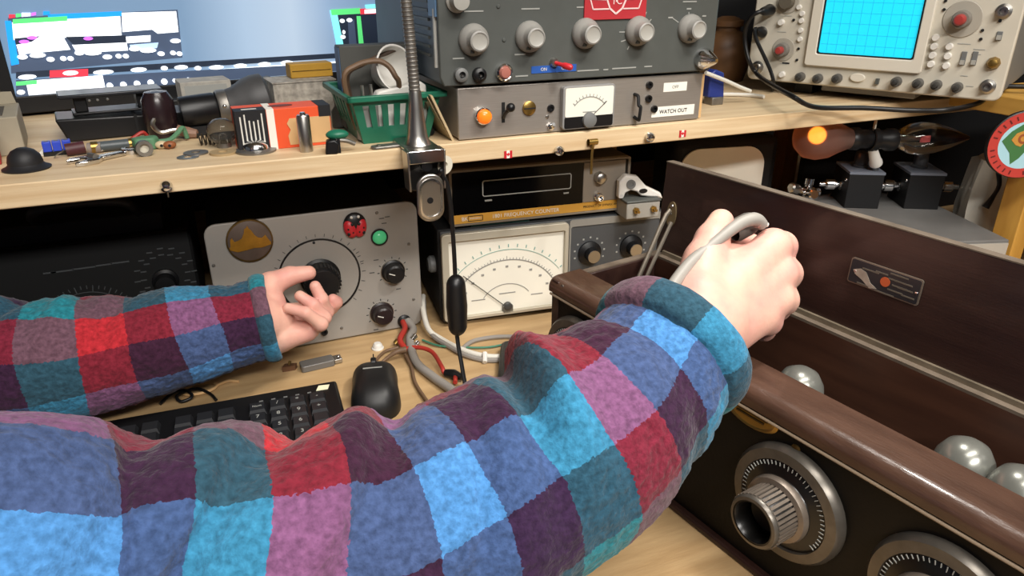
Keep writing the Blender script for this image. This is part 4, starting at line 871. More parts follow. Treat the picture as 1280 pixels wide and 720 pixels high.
part('back_rim', MB().b(.008, LR-.008, DR-.010, DR, HR-.003, HR-.0005), mahog_rim, rd)
# lid standing open on the back edge
lt = R(3); LH = .094
lm_ = Matrix.Translation((0, DR-.001, HR)) @ Matrix.Rotation(-lt, 4, 'X')
def lidpart(name, mb, m, parent=rd, bevel=0):
    me = mb.mesh(name, m); me.transform(lm_); return part(name, me, m, parent, bevel)
lid = lidpart('lid', MB().b(0, LR, 0, .009, 0, LH), mahog, rd, .001)
lidpart('lid_top_edge', MB().b(0, LR, -.0003, .0093, LH-.0006, LH+.0004), mahog_rim, lid)
lidpart('hinge_strip', MB().b(.012, LR-.01, -.003, .001, -.001, .0035), mat('hinge_metal', '#857967', .45, .4, var=.4, vscale=60), lid)
def lid_on(px, py):
    M = FR[rd.name] @ lm_; Mi = M.inverted(); o = Mi @ CP; d = Mi.to_3x3() @ ray(px, py); p = o+d*(-o.y/d.y); return p.x, p.z
x0, z1 = lid_on(1066, 323); x1, z0 = lid_on(1153, 383)
x1 = lid_on(1152, 366)[0]; z0 = (lid_on(1066, 352)[1]+lid_on(1148, 384)[1])/2; z1 = (lid_on(1068, 322)[1]+lid_on(1155, 349)[1])/2
pl = lidpart('nameplate', MB().prism(rrect(x0, x1, z0, z1, .002), -.0012, 0), mat('plate_steel', '#7f776b', .35, .6), lid)
lidpart('plate_field', MB().prism(rrect(x0+.001, x1-.001, z0+.001, z1-.001, .0015), -.0016, -.001), mat('plate_black', '#151413', .35, .2), pl)
cxp, czp = lid_on(1108, 352); lidpart('orange_seal', MB().prism(circ(cxp, czp, .0038, n=24), -.0020, -.0014), mat('seal_orange', '#b6542c', .5), pl)
for px, py in ((1071, 338), (1147, 366)): x, z = lid_on(px, py); lidpart('rivet', MB().lathe((x, -.0014, z), Y_, [(.0013, 0), (.001, .0008), (0, .001)], 10), chrome, pl)
mk = MB()
for px, py, w in ((1090, 338, .014), (1104, 341, .010), (1120, 350, .010), (1131, 354, .014), (1126, 359, .012), (1133, 362, .012), (1120, 364, .012), (1136, 371, .010), (1106, 366, .016), (1080, 355, .010), (1126, 345, .014)):
    x, z = lid_on(px, py); mk.line((x-w/2, z), (x+w/2, z), .0011, -.0019, -.0014)
lidpart('plate_lettering', mk, mat('plate_print', '#5d564c', .5), pl)
wx, wz = lid_on(1082, 344)
lidpart('worn_patch', MB().prism([(wx-.010, wz+.002), (wx-.004, wz+.0045), (wx+.001, wz+.003), (wx+.006, wz-.004), (wx+.012, wz-.007), (wx+.006, wz-.0085), (wx-.001, wz-.004), (wx-.008, wz-.001)], -.0019, -.0014), mat('bare_metal', '#b8b2a4', .4, .5, var=.3, vscale=200), pl)
# lid stay
x, z = lid_on(840, 268); lidpart('stay_plate', MB().prism(circ(x, z, .0062, .0135, 24), -.0015, 0), mat('stay_brass', '#8a7a5c', .4, .7), lid)
for dz in (-.009, .009): lidpart('stay_rivet', MB().lathe((x, -.0014, z+dz), Y_, [(.002, 0), (.0015, .001), (0, .0012)], 10), steel, lid)
top = lm_ @ V((x-.002, -.006, z)); bx_, by_ = .026, .060; bot = V((bx_+.004, .062, .090))
s_ = part('lid_stay', MB().tube([lm_ @ V((x, 0, z)), top, top+(bot-top)*.5, bot], [.002, .0024, .0024, .0024], 8, 3), mat('stay_steel', '#7d756a', .4, .7), rd)
part('stay_link', MB().tube([top+V((.008, .0, -.006)), bot+V((.008, 0, 0))], .0020, 8, 1), mat('stay_steel', '#7d756a', .4, .7), s_)
part('stay_anchor', MB().b(bot.x-.006, bot.x+.014, bot.y-.008, bot.y+.008, .060, .092), old_brass, s_)
# dials
dial_ring = mat('dial_ring', '#66615a', .35, .6, var=.25, vscale=120); dial_bk = mat('dial_black', '#100f0e', .3)
fluted = mat('fluted_knob', '#80756a', .4, .5, var=.3, vscale=100)
for px, py, yy in ((986, 627, None), (1178, 752, None), (724, 436, None)):
    x, z = rq(px, py)
    if px != 986: z = rq(986, 627)[1]
    d_ = part('dial', MB().lathe((x, .003, z), Y_, [(.0440, 0), (.0440, .004), (.0415, .0075), (.0345, .0085), (.0335, .006)], 56), dial_ring, rd)
    part('dial_skirt', MB().lathe((x, .003, z), Y_, [(.0340, .0), (.0340, .0065), (.030, .0085), (.0245, .0105), (.0235, .0125)], 48), dial_bk, d_)
    tk = MB()
    for i in range(41):
        a = R(-30+240*i/40); l = .0045 if i % 5 == 0 else .0028
        tk.line((x+.0335*math.cos(a), z+.0335*math.sin(a)), (x+(.0335-l)*math.cos(a), z+(.0335-l)*math.sin(a)), .0005, -.0056, -.0050)
    part('dial_scale', tk, print_grey, d_)
    part('knob_collar', MB().lathe((x, .003, z), Y_, [(.0240, .010), (.0245, .013), (.0235, .016), (.0200, .017)], 48), fluted, d_)
    kn = part('knob', MB().lathe((x, .003, z), Y_, [(.0190, .014), (.0188, .036), (.0178, .038), (.0150, .0385), (.0135, .036), (.0125, .024), (.006, .022), (0, .0225)], 44), dial_bk, d_)
    fl = MB()
    for i in range(36):
        a = 2*PI*i/36; fl.box((0, 0, 0), (.0017, .020, .0020), M=Matrix.Translation((x, -.0225, z)) @ Matrix.Rotation(-a, 4, 'Y') @ Matrix.Translation((.0190, 0, 0)))
    part('fluting', fl, fluted, kn)
    part('knob_lip', MB().lathe((x, .003, z), Y_, [(.0192, .034), (.0194, .0365), (.0182, .0385), (.0160, .0388)], 44), dial_ring, kn)
x, z = rq(940, 515); e = part('oval_emblem', MB().lathe((0, 0, 0), Y_, [(.0118, 0), (.0118, .0012), (.0105, .002), (.0095, .0012), (0, .0015)], 36), brass, rd)
e.data.transform(Matrix.Translation((x, .003, z)) @ Matrix.Diagonal((2.0, 1, 1.0, 1)))
mk = MB()
for dz, w in ((.003, .024), (0, .030), (-.003, .024)): mk.line((x-w/2, z+dz), (x+w/2, z+dz), .0012, .0008, .0018)
part('emblem_lettering', mk, mat('emblem_dark', '#4b3b22', .4, .7), e)
for px, py, m_ in ((1057, 573, brass), (703, 360, steel), (995, 561, old_brass)): x, z = rq(px, py); screw(rd, x, z, .0036, m_, .003)
# valves inside
for px, py, lab in ((1213, 552, 'domed silvered radio valve inside the radio beside the back board'), (1283, 588, 'greenish silvered valve at the right edge of the frame inside the radio'), (1003, 461, 'dusty glass valve in the radio just right of the wrist')):
    p = atz(px, py, HR-.018); r = .0195
    t = thing('radio_valve', lab, 'vacuum tube', (p.x, p.y, .0602), 0, 'valves inside the antique radio')
    part('envelope', MB().lathe((0, 0, 0), (0, 0, 1), [(.011, .02), (.015, .026), (r, .036), (r*1.02, .046), (r*.92, .057), (r*.68, .0655), (r*.35, .0695), (0, .0705)], 32), silvered, t)
    part('base', MB().lathe((0, 0, 0), (0, 0, 1), [(0, 0), (.016, 0), (.016, .022), (.012, .024)], 28), old_brass, t)

# ================================================================== behind the lid
o = aty(848, 222, .85)
t = thing('panel_gauge', 'large black-framed white gauge half hidden behind the radio lid', 'gauge', (o.x-.010, .85, 0), R(-10))
part('case', MB().b(0, .17, .002, .08, 0, on(t, 900, 174)[1]), black_mt, t, .012); gz = on(t, 900, 185)[1]
part('dial_card', MB().prism(rrect(.010, .145, .03, gz, .030, 8), -.001, .003), meter_white, t)
mk = MB(); mk.arc((.085, .02), .085, 40, 140, .0012, 30, -.0016, -.0008)
for i in range(13): a = R(45+90*i/12); mk.line((.085+.085*math.cos(a), .02+.085*math.sin(a)), (.085+.092*math.cos(a), .02+.092*math.sin(a)), .001, -.0016, -.0008)
part('dial_scale', mk, print_grey, t)
# bench instrument that carries the attenuators
gzt = .10
o = atz(1172, 268, gzt)
g1 = atz(1130, 262, gzt)
t = thing('grey_instrument_case', 'grey flat instrument case under the black attenuator boxes', 'case', (.735, .615, 0), R(-18))
part('case', MB().b(0, .205, 0, .22, .004, gzt), mat('case_grey', '#6c6b69', .5, var=.15), t, .002); part('front_trim', MB().b(.002, .203, -.002, 0, gzt-.022, gzt-.004), mat('case_trim', '#a29d94', .5), t)
for fx in (.03, .18): part('foot', MB().b(fx-.01, fx+.01, .02, .2, 0, .005), black_pl, t)
ATT = []
for i, (px, py, lab) in enumerate(((1080, 262, 'black attenuator box with grey top, the one nearer the amber bulb'), (1155, 263, 'black attenuator box with grey top, the one nearer the wrapped bag'))):
    o = atz(px, py, gzt); t = thing('attenuator_box', lab, 'attenuator', (o.x, o.y+.006, gzt), R(-29), 'attenuator boxes behind the radio lid'); ATT.append(t)
    part('body', MB().b(-.024, .024, 0, .064, 0, .050), black_mt, t, .001); part('top_plate', MB().b(-.0245, .0245, -.0005, .0645, .050, .0535), mat('top_plate_grey', '#6e7480', .5), t)
    part('knob', MB().lathe((.0, .034, .0535), (0, 0, 1), [(.0115, 0), (.0115, .003), (.0098, .004), (.0094, .020), (.008, .022), (0, .022)], 26), mat('att_knob', '#47484b', .3, .4), t)
    for s in ((-1, 1) if i else (-1, 1)):
        part('connector', MB().lathe((s*.024, .025, .028), (s, 0, 0), [(.0085, 0), (.0085, .003), (.0055, .004), (.0055, .010), (.0078, .011), (.0078, .022), (.006, .024), (.0035, .024), (.0035, .032), (0, .032)], 18), chrome, t)
    for s in (-1, 1): part('panel_screw', MB().sphere((s*.0245, .008, .040), .0026, n=8, m=6), chrome, t)
AM = FR[ATT[0].name]; o = AM @ V((-.070, .022, .0)); 
t = thing('connector_cluster', 'cluster of shiny coaxial connectors left of the first attenuator box', 'connector', (o.x, o.y, gzt), R(-14))
part('tee_body', MB().lathe((-.012, 0, .016), (1, 0, 0), [(0, 0), (.0062, 0), (.0062, .006), (.0082, .007), (.0082, .018), (.006, .019), (.006, .028), (0, .028)], 16), chrome, t)
part('side_barrel', MB().lathe((-.002, .004, .012), (0, -1, .25), [(.006, 0), (.006, .010), (.0082, .011), (.0082, .022), (.0062, .024), (0, .024)], 16), chrome, t)
part('angled_barrel', MB().lathe((-.010, .002, .018), (-1, -.3, .35), [(.005, 0), (.005, .010), (.0074, .011), (.0074, .024), (.005, .026), (0, .026)], 16), steel, t)
part('top_barrel', MB().lathe((.0, .004, .018), (.1, .1, 1), [(.006, 0), (.006, .008), (.0076, .009), (.0076, .017), (0, .018)], 16), chrome, t)
part('lower_collar', MB().lathe((0, .004, 0), (0, 0, 1), [(0, 0), (.009, 0), (.009, .006), (.0065, .012)], 16), steel, t)
# double-ended lamp
dB_ = 1.0
p0 = atd(1062, 174, dB_); p1 = atd(1090, 174, dB_); pa = atd(1012, 172, dB_-.012); pb = atd(1150, 173, dB_)
t = thing('double_lamp', 'amber round bulb and clear candle bulb in one black double socket', 'lamp', p1); c_ = V(p1)
axL = (pa-p1).normalized(); axR = (pb-p1).normalized()
amb = mat('amber_glass', '#d2aa9c', .45, trans=.85, ior=1.12)
part('round_bulb', MB().lathe((0, 0, 0), axL, [(.013, .030), (.0145, .036), (.020, .050), (.0275, .066), (.0300, .082), (.0275, .097), (.018, .108), (.008, .1125), (0, .1135)], 36), amb, t)
part('glow', MB().sphere(axL*.082+V((0, 0, .003)), .0105), mat('filament_glow', '#ffb050', .5, emit='#ff8c30', es=4), t)
part('socket', MB().lathe(-axR*.0 if 0 else axL*.034, -axL, [(0, 0), (.014, 0), (.0155, .003), (.0155, .012), (.013, .016), (.013, .052), (.0155, .056), (.0155, .066), (0, .067)], 28), black_pl, t)
part('candle_bulb', MB().lathe((0, 0, 0), axR, [(.010, .030), (.012, .036), (.0205, .052), (.0225, .066), (.0205, .086), (.014, .108), (.007, .124), (.003, .134), (0, .137)], 32), glass, t)
part('candle_stem', MB().lathe((0, 0, 0), axR, [(0, .030), (.005, .030), (.003, .052), (.0016, .07), (0, .072)], 14), steel, t); part('getter', MB().box(axR*.068+V((0, -.004, .0)), (.014, .002, .006)), mat('getter_pink', '#c06060', .4, emit='#c05050', es=.1), t)
top = atd(1095, 130, dB_); top.z = SZ-.021
part('hanging_strap', MB().tube([(.0, 0, .013), (.001, .002, .03), top-c_+V((0, .01, -.0015))], [.0062, .0060, .0066], 8, 4, .35), cream, t)
part('strap_band', MB().lathe((-.0045, 0, 0), -axL, [(.0145, 0), (.0160, .001), (.0160, .009), (.0145, .010)], 24), black_pl, t)
lw = atd(1086, 205, .985); base = AM @ V((.015, .014, .0535))
part('white_handle', MB().lathe((.0, -.004, -.012), (base-c_+V((0, 0, .006)))-V((0, -.004, -.012)), [(.0052, 0), (.0060, .002), (.0080, .030), (.0090, .032), (.0090, .036), (.004, .037)], 16), white_pl, t)
part('handle_tip', MB().tube([V((0, -.004, -.014))+((base-c_)-V((0, -.004, -.014)))*.5, base-c_], .0036, 8, 1), steel, t)
# crumpled bag and post badge
t = thing('wrapped_bag', 'pale crumpled plastic bag tied with a black cord behind the radio', 'bag', (1.006, .650, 0), R(-35))
bm = bmesh.new(); bmesh.ops.create_cube(bm, size=2); bmesh.ops.subdivide_edges(bm, edges=bm.edges[:], cuts=9, use_grid_fill=True)
for v in bm.verts:
    q3 = v.co; tp = 1-.28*max(0, q3.z)**2; n_ = V(mnoise.noise_vector(q3*1.3+V((3, 1, 2))))*.22+V(mnoise.noise_vector(q3*3.5))*.06
    v.co = V((.026*(q3.x*tp+n_.x), .026*(q3.y*tp+n_.y), max(0, .0875+.0875*(q3.z+n_.z*.5 if q3.z > -.9 else -1))))
mb = MB(); mb.bm.free(); mb.bm = bm; part('bag', mb, mat('bag_plastic', '#bdb8ac', .35, var=.2, vscale=20, bump=.3, bscale=60), t)
part('cord', MB().tube([(-.004, -.016, .180), (-.002, -.028, .166), (.002, -.034, .148), (-.003, -.036, .130), (-.008, -.036, .116)], [.002, .003, .0026, .0052], 8, 5), black_pl, t)
t = thing('round_badge', 'round badge with red rim and painted scene on the yellow post', 'badge', (0, 0, 0)); bc = atd(1279, 181, .880)
bmx = Matrix.Translation(bc) @ Matrix.Rotation(R(-32), 4, 'Z') @ Matrix.Rotation(R(0), 4, 'X'); t.location = bc; t.rotation_euler = (0, 0, R(-32)); FR[t.name] = bmx
rb = .0415
part('disc', MB().lathe((0, 0, 0), Y_, [(0, -.004), (rb, -.004), (rb, .001), (rb*.97, .002), (0, .002)], 48), black_pl, t)
part('red_rim', MB().ring(circ(0, 0, rb*.97, n=48), circ(0, 0, rb*.70, n=48), -.0028, -.001), mat('badge_red', '#b23a33', .45), t)
part('sky_field', MB().prism(circ(0, 0, rb*.705, n=40), -.0024, -.001), mat('badge_sky', '#9fc9d6', .5), t)
part('green_hill', MB().prism([(-.026, .004), (-.018, .016), (-.006, .026), (.006, .027), (.018, .022), (.026, .010), (.020, .004), (.006, -.002), (-.002, -.016), (-.010, -.024), (-.014, -.010)], -.0028, -.001), mat('badge_green', '#3c6e3e', .5), t)
part('ochre_figure', MB().prism([(-.016, .006), (-.012, .014), (-.004, .018), (.004, .016), (.010, .010), (.006, .002), (0, .004), (-.004, -.002), (-.010, .000)], -.0032, -.001), mat('badge_ochre', '#b9853a', .5), t)
part('tan_swirl', MB().ring(circ(-.003, .008, .006, n=20), circ(-.003, .008, .0035, n=20), -.0036, -.003), mat('badge_tan', '#8e4d2b', .5), t)
tk = MB()
for i in range(28):
    a = 2*PI*i/28
    if i % 7 in (0,): continue
    tk.line((rb*.78*math.cos(a), rb*.78*math.sin(a)), (rb*.90*math.cos(a), rb*.90*math.sin(a)), .0016, -.0032, -.0026)
part('rim_lettering', tk, mat('badge_dark', '#5d1d1b', .5), t)
# blue connector, cables and lumber right of the transceiver
o = s_at(890, 130); t = thing('blue_plug', 'dark blue plug with metal nose beside the wooden end of chassis', 'plug', (o.x, o.y, SZ), R(0))
part('hood', MB().prism([(-.012, .010), (.014, .006), (.010, .040), (-.004, .045), (-.012, .040)], -.006, .010), blue_pl, t, .002); part('nose', MB().b(-.008, .010, -.010, .008, 0, .010), dull_steel, t, .001)
o = s_at(905, 118); t = thing('white_ribbon_cable', 'pair of white cables running from blue plug towards the oscilloscope', 'cable', (o.x, o.y, SZ))
for k, (dy, q_) in enumerate(((0, [(882, 91), (905, 100), (925, 109), (938, 114)]), (1, [(898, 118), (918, 118), (940, 119), (955, 121)]))):
    P = [aty(*p, .775) for p in q_] if k == 0 else [atz(*p, SZ+.003) for p in q_]
    if k == 0: P[-1].z = max(P[-1].z, SZ+.003)
    part('strand', MB().tube(rel(P, V((o.x, o.y, SZ))), .0026, 8, 6), white_cable, t)
o = s_at(915, 100); t = thing('brown_jug', 'brown earthenware jar in the shade between transceiver and oscilloscope', 'jar', (.775, .965, SZ))
jm = mat('jar_brown', '#6b4a2c', .5, var=.4, vscale=20); part('body', MB().lathe((0, 0, 0), (0, 0, 1), [(0, 0), (.032, 0), (.038, .02), (.038, .05), (.030, .068), (.02, .075), (.02, .082), (0, .082)], 28), jm, t); part('lid', MB().lathe((0, 0, .082), (0, 0, 1), [(.024, 0), (.024, .008), (.01, .014), (0, .014)], 24), jm, t)

t = thing('black_equipment_case', 'black case in the dark corner behind the brown jar', 'case', (.60, 1.06, SZ))
part('case', MB().b(0, .34, 0, .18, 0, .24), black_mt, t, .006); part('latch', MB().b(.10, .13, -.004, 0, .10, .13), black_pl, t)
# ================================================================== things on the bench
o = atz(470, 496, 0)
ms = thing('computer_mouse', 'black computer mouse on the bench between keyboard and cables', 'mouse', (o.x, o.y, 0), R(-12))
bm = bmesh.new(); bmesh.ops.create_uvsphere(bm, u_segments=32, v_segments=20, radius=1)
for v in bm.verts:
    x, y, z = v.co; ex = 1-.12*math.exp(-((y-.1)/.35)**2); s = .45
    sg_ = lambda a, p: math.copysign(abs(a)**p, a)
    hump = 1-.25*(y if y > 0 else y*.4)
    v.co = V((.0275*sg_(x, .62)*ex, .048*sg_(y, .7), max(0, .004+.030*max(z, -.1)*hump) if z > -.1 else 0))
mb = MB(); mb.bm.free(); mb.bm = bm; part('shell', mb, mat('mouse_shell', '#161617', .45), ms)
part('scroll_wheel', MB().lathe((-.003, .026, .0265), (1, 0, 0), [(.0055, 0), (.0065, .001), (.0065, .005), (.0055, .006)], 18), black_pl, ms)
part('button_seam', MB().b(-.0006, .0006, .010, .044, .010, .0282), black_gl, ms)
part('lettering', MB().b(-.011, .009, .003, .0045, .0335, .0342), print_grey, ms)
Pm = [V((o.x, o.y, 0))+V((.010, .046, .010)), atz(467, 455, .004), atz(480, 440, .004), atz(498, 434, .006)]
part('tail', MB().tube([FR[ms.name].inverted() @ p for p in Pm], .0018, 8, 6), brown_cable, ms)
# keyboard
kc = atz(404, 477, .017)
kb = thing('keyboard', 'black keyboard with number pad showing beneath the right sleeve', 'keyboard', (kc.x+.002, kc.y, 0), R(-3))
part('deck', MB().b(-.42, .012, -.135, .006, .002, .013), black_pl, kb, .003); part('front_lip', MB().b(-.41, .004, -.145, -.132, 0, .008), black_pl, kb, .003)
kme = None; leg_m = print_white; lg = MB()
cols = [-.0115-i*.0195 for i in range(4)]
legend = [['-', '*', '/', 'Num'], ['+', '9', '8', '7'], ['', '6', '5', '4'], ['Ent', '3', '2', '1'], ['', '.', '0', '']]
for r_ in range(5):
    for c in range(4):
        x, y = cols[c], -.028-r_*.0195
        if kme is None:
            mb = MB(); w0, w1 = .0085, .0068
            A = [mb.bm.verts.new((sx*w0, sy*w0, 0)) for sx, sy in ((-1, -1), (1, -1), (1, 1), (-1, 1))]; B = [mb.bm.verts.new((sx*w1, sy*w1+.0006, .0055)) for sx, sy in ((-1, -1), (1, -1), (1, 1), (-1, 1))]
            mb.bm.faces.new(B)
            for i in range(4): mb.bm.faces.new((A[i], A[(i+1) % 4], B[(i+1) % 4], B[i]))
            kme = mb.mesh('key', mat('key_black', '#222326', .4))
        k = bpy.data.objects.new('key', kme); link(k, kb); k.location = (x, y, .0128)
        if legend[r_][c]: text(legend[r_][c], .0075 if len(legend[r_][c]) == 1 else .0045, print_grey, k, 0, 0, M=Matrix.Translation((0, .001, .0056)), name='legend')
for r_ in range(5):
    for c in range(4, 17):
        k = bpy.data.objects.new('key', kme); link(k, kb); k.location = (-.0115-c*.0195-.010-(.010 if c > 6 else 0), -.028-r_*.0195, .0128)
for c in range(5): part('status_light', MB().b(-.02-c*.012, -.016-c*.012, -.012, -.010, .0128, .0134), mid_grey, kb)
o = FR[kb.name] @ V((-.004, -.006, .0132)); solo('paper_sticker', MB().prismz([(-.007, -.004), (.005, -.005), (.008, .003), (-.003, .005)], 0, .0006), mat('sticker', '#efe9c8', .6), 'small pale yellow sticker on the top right keyboard corner', 'sticker', o)
# usb stick, white cap, black remote
o = atz(398, 458, 0); t = thing('usb_stick', 'clear grey flash drive lying in front of the signal generator', 'flash drive', (o.x, o.y, 0), R(4))
part('body', MB().prismz(rrect(-.020, .018, -.008, .008, .003), 0, .008), mat('usb_grey', '#6a6763', .25), t, .001); part('metal_plug', MB().b(.018, .027, -.006, .006, .0015, .0065), steel, t, .0005); part('end_loop', MB().sphere((.024, 0, .007), .0018, n=8, m=6), chrome, t)
o = atz(362, 462, 0); t = thing('rust_clip', 'small rust brown clip beside the flash drive', 'clip', (o.x, o.y, 0)); part('jaw', MB().prismz([(-.008, -.003), (.006, -.004), (.009, .002), (-.004, .005)], 0, .006), mat('rust', '#6b4a32', .6, var=.3), t); part('pin', MB().cyl((0, 0, .006), (.002, .002, .010), .0015, n=8), old_brass, t)
o = atz(473, 437, 0); t = thing('white_knob_cap', 'small white plastic cap at the foot of the signal generator', 'cap', (o.x, o.y+.003, 0)); part('cap', MB().lathe((0, 0, 0), (0, 0, 1), [(0, 0), (.006, 0), (.0058, .005), (.004, .0075), (0, .008)], 20), white_pl, t); part('brim', MB().lathe((0, 0, 0), (0, 0, 1), [(.0058, 0), (.0072, 0), (.0072, .0015), (.0058, .002)], 20), white_pl, t)
o = atz(637, 478, 0); o2 = atz(639, 445, 0); d_ = (o2-o); t = thing('black_remote', 'black rounded remote with two white buttons beside the coiled white cable', 'remote', (o.x, o.y, 0), math.atan2(d_.y, d_.x)-PI/2)
part('body', MB().prismz(rrect(-.0125, .0125, -.045, d_.length+.012, .0115, 8), 0, .016), black_pl, t, .004, )
for y in (d_.length-.002, d_.length-.014): part('button', MB().lathe((0, y, .0155), (0, 0, 1), [(.0034, 0), (.003, .0012), (0, .0015)], 14), print_white, t)
# cables
def cable(name, label, P, r, m, extra=None, flat=None):
    o = V(P[0]); t = thing(name, label, 'cable', (o.x, o.y, 0 if o.z < .03 else o.z)); b = V(t.location)
    part('jacket', MB().tube(rel(P, b), r, 10, 8, flat), m, t); return t
Z0 = lambda px, py, h=.004: atz(px, py, h)
g_ = gx+V((0, -.002, 0))
t = cable('grey_generator_cable', 'thick grey cable from signal generator across the bench to the sleeve', [g_+V((.004, 0, 0)), g_+V((.006, -.018, -.004)), Z0(512, 425, .010), Z0(520, 452, .006), Z0(540, 470, .006), Z0(560, 484, .006), Z0(580, 498, .006), Z0(620, 520, .006)], .0050, grey_cable)
t = cable('red_generator_lead', 'short red lead leaving the signal generator grommet', [g_+V((-.002, 0, 0)), g_+V((-.004, -.016, -.002)), Z0(500, 425, .010), Z0(507, 436, .007)], .0036, red_cable)
t = cable('red_clip_lead', 'red clip lead curving across the bench beside the grey cable', [Z0(507, 436, .009), Z0(522, 434, .012), Z0(540, 440, .012), Z0(552, 458, .010), Z0(556, 466, .006), Z0(568, 467, .006), Z0(569, 478, .006)], .0026, red_cable)
b0 = V(t.location); part('clip_boot', MB().tube(rel([Z0(556, 466, .006), Z0(567, 468, .006), Z0(578, 472, .006)], b0), [.0040, .006, .003], 10, 4), black_pl, t)
cable('brown_generator_cable', 'thin brown cable trailing from the signal generator past the mouse', [Z0(503, 436, .008), Z0(514, 458), Z0(519, 478), Z0(533, 500), Z0(548, 520)], .0019, brown_cable)
cable('dark_splayed_wire', 'dark wire splaying towards the mouse from the cable bundle', [Z0(507, 437, .012), Z0(495, 440, .012), Z0(478, 452), Z0(464, 466, .003)], [.0040, .0030, .0015, .0015], brown_cable)
t = cable('ferrule_lead', 'pair of bright metal ferrules in the cable bundle at the generator corner', [Z0(520, 432, .006), Z0(524, 427, .010)], .0038, chrome); b0 = V(t.location); part('second_ferrule', MB().tube(rel([Z0(514, 425, .012), Z0(519, 419, .015)], b0), .0036, 10, 1), chrome, t); part('brass_ferrule', MB().tube(rel([Z0(494, 430, .004), Z0(498, 425, .008)], b0), .0036, 10, 1), brass, t)
t = cable('white_cable_coil', 'bundle of white cables looping in front of the voltmeter', [aty(529, 370, .84), aty(529, 388, .80), Z0(536, 412, .012), Z0(552, 424), Z0(575, 436), Z0(600, 444), Z0(625, 446), Z0(660, 442), Z0(690, 438)], .0034, white_cable); b0 = V(t.location)
part('second_strand', MB().tube(rel([aty(530, 376, .84), aty(531, 394, .80), Z0(540, 418, .008), Z0(560, 432), Z0(580, 443), Z0(605, 450, .003), Z0(630, 450, .003)], b0), .003, 8, 8), grey_cable, t)
part('loop', MB().tube(rel([Z0(578, 436, .003), Z0(592, 426), Z0(620, 421), Z0(650, 421), Z0(672, 424), Z0(688, 424)], b0), .0026, 8, 8), grey_cable, t); part('cable_tie', MB().tube(rel([Z0(606, 441, .009), Z0(606, 453, .003)], b0), .003, 8, 1), white_pl, t)
t = cable('green_wire', 'thin green wire running along the bench behind the white cables', [Z0(528, 425, .003), Z0(548, 432, .003), Z0(575, 434, .003), Z0(610, 434, .003), Z0(640, 428, .003), Z0(665, 423, .003), Z0(690, 420, .003)], .0013, green_cable)
cable('black_wire_loops', 'tangle of thin black wire on the bench under the left sleeve', [Z0(200, 505, .003), Z0(215, 492, .006), Z0(232, 488, .008), Z0(240, 496, .006), Z0(226, 502, .004), Z0(222, 494, .007), Z0(245, 486, .006), Z0(262, 492, .004), Z0(270, 500, .003)], .0017, black_pl)
o = atz(262, 486, 0); t = thing('tan_cable_loop', 'loop of tan cord beside the black wire tangle', 'cord', (o.x-.01, o.y, 0)); P = [(.018*math.cos(2*PI*i/20), .011*math.sin(2*PI*i/20), .0025+.0004*(i % 20)/20) for i in range(21)]
part('loop', MB().tube(P, .0016, 8, 1), tan_card, t); part('tail', MB().tube([P[0], (.03, .006, .002), (.04, .0, .002)], .0016, 8, 4), tan_card, t)

# ================================================================== person: two arms in a plaid fleece
def sdf(P, caps, k):
    acc = None
    D = []
    for a, b, r0, r1 in caps:
        ab = b-a; l2 = max(float(ab@ab), 1e-12); t = np.clip(((P-a)@ab)/l2, 0, 1)
        D.append(np.linalg.norm(P-(a+t[:, None]*ab), axis=1)-(r0+(r1-r0)*t))
    D = np.array(D); m = D.min(0)
    return m-k*np.log(np.exp(-(D-m)/k).sum(0))
def organic(caps, voxel, k, it=5):
    """continuous surface: union of tapered capsules, remeshed and fitted to a smooth blend"""
    caps = [(np.array(a, float), np.array(b, float), r0, r1) for a, b, r0, r1 in caps]
    mb = MB()
    for a, b, r0, r1 in caps:
        mb.sphere(a, r0, n=14, m=9); mb.sphere(b, r1, n=14, m=9)
        if np.linalg.norm(b-a) > 1e-4: mb.cyl(a, b, r0, r1, 14)
    me = mb.mesh('tmp', skin_m, False); o = bpy.data.objects.new('tmp', me); COL.objects.link(o)
    md = o.modifiers.new('r', 'REMESH'); md.mode = 'VOXEL'; md.voxel_size = voxel
    ev = bpy.data.meshes.new_from_object(o.evaluated_get(bpy.context.evaluated_depsgraph_get()))
    bpy.data.objects.remove(o)
    n = len(ev.vertices); P = np.empty(n*3); ev.vertices.foreach_get('co', P); P = P.reshape(-1, 3)
    h = voxel*.3; E3 = np.eye(3)*h
    for _ in range(it):
        d = sdf(P, caps, k); g = np.stack([(sdf(P+e, caps, k)-sdf(P-e, caps, k))/(2*h) for e in E3], 1)
        gn = np.linalg.norm(g, axis=1); P = P-(g/np.maximum(gn, .3)[:, None]**2)*d[:, None]*.8
    ev.vertices.foreach_set('co', P.ravel()); ev.update()
    return ev
# skin
skin_m = mat('skin', '#dcae9a', .5, var=.25, vscale=38, col2='#d0958a', bump=.12, bscale=260, spec=.4)
b_ = skin_m.node_tree.nodes['Principled BSDF']; b_.inputs['Subsurface Weight'].default_value = .12; b_.inputs['Subsurface Radius'].default_value = (.008, .003, .002); b_.inputs['Subsurface Scale'].default_value = .5
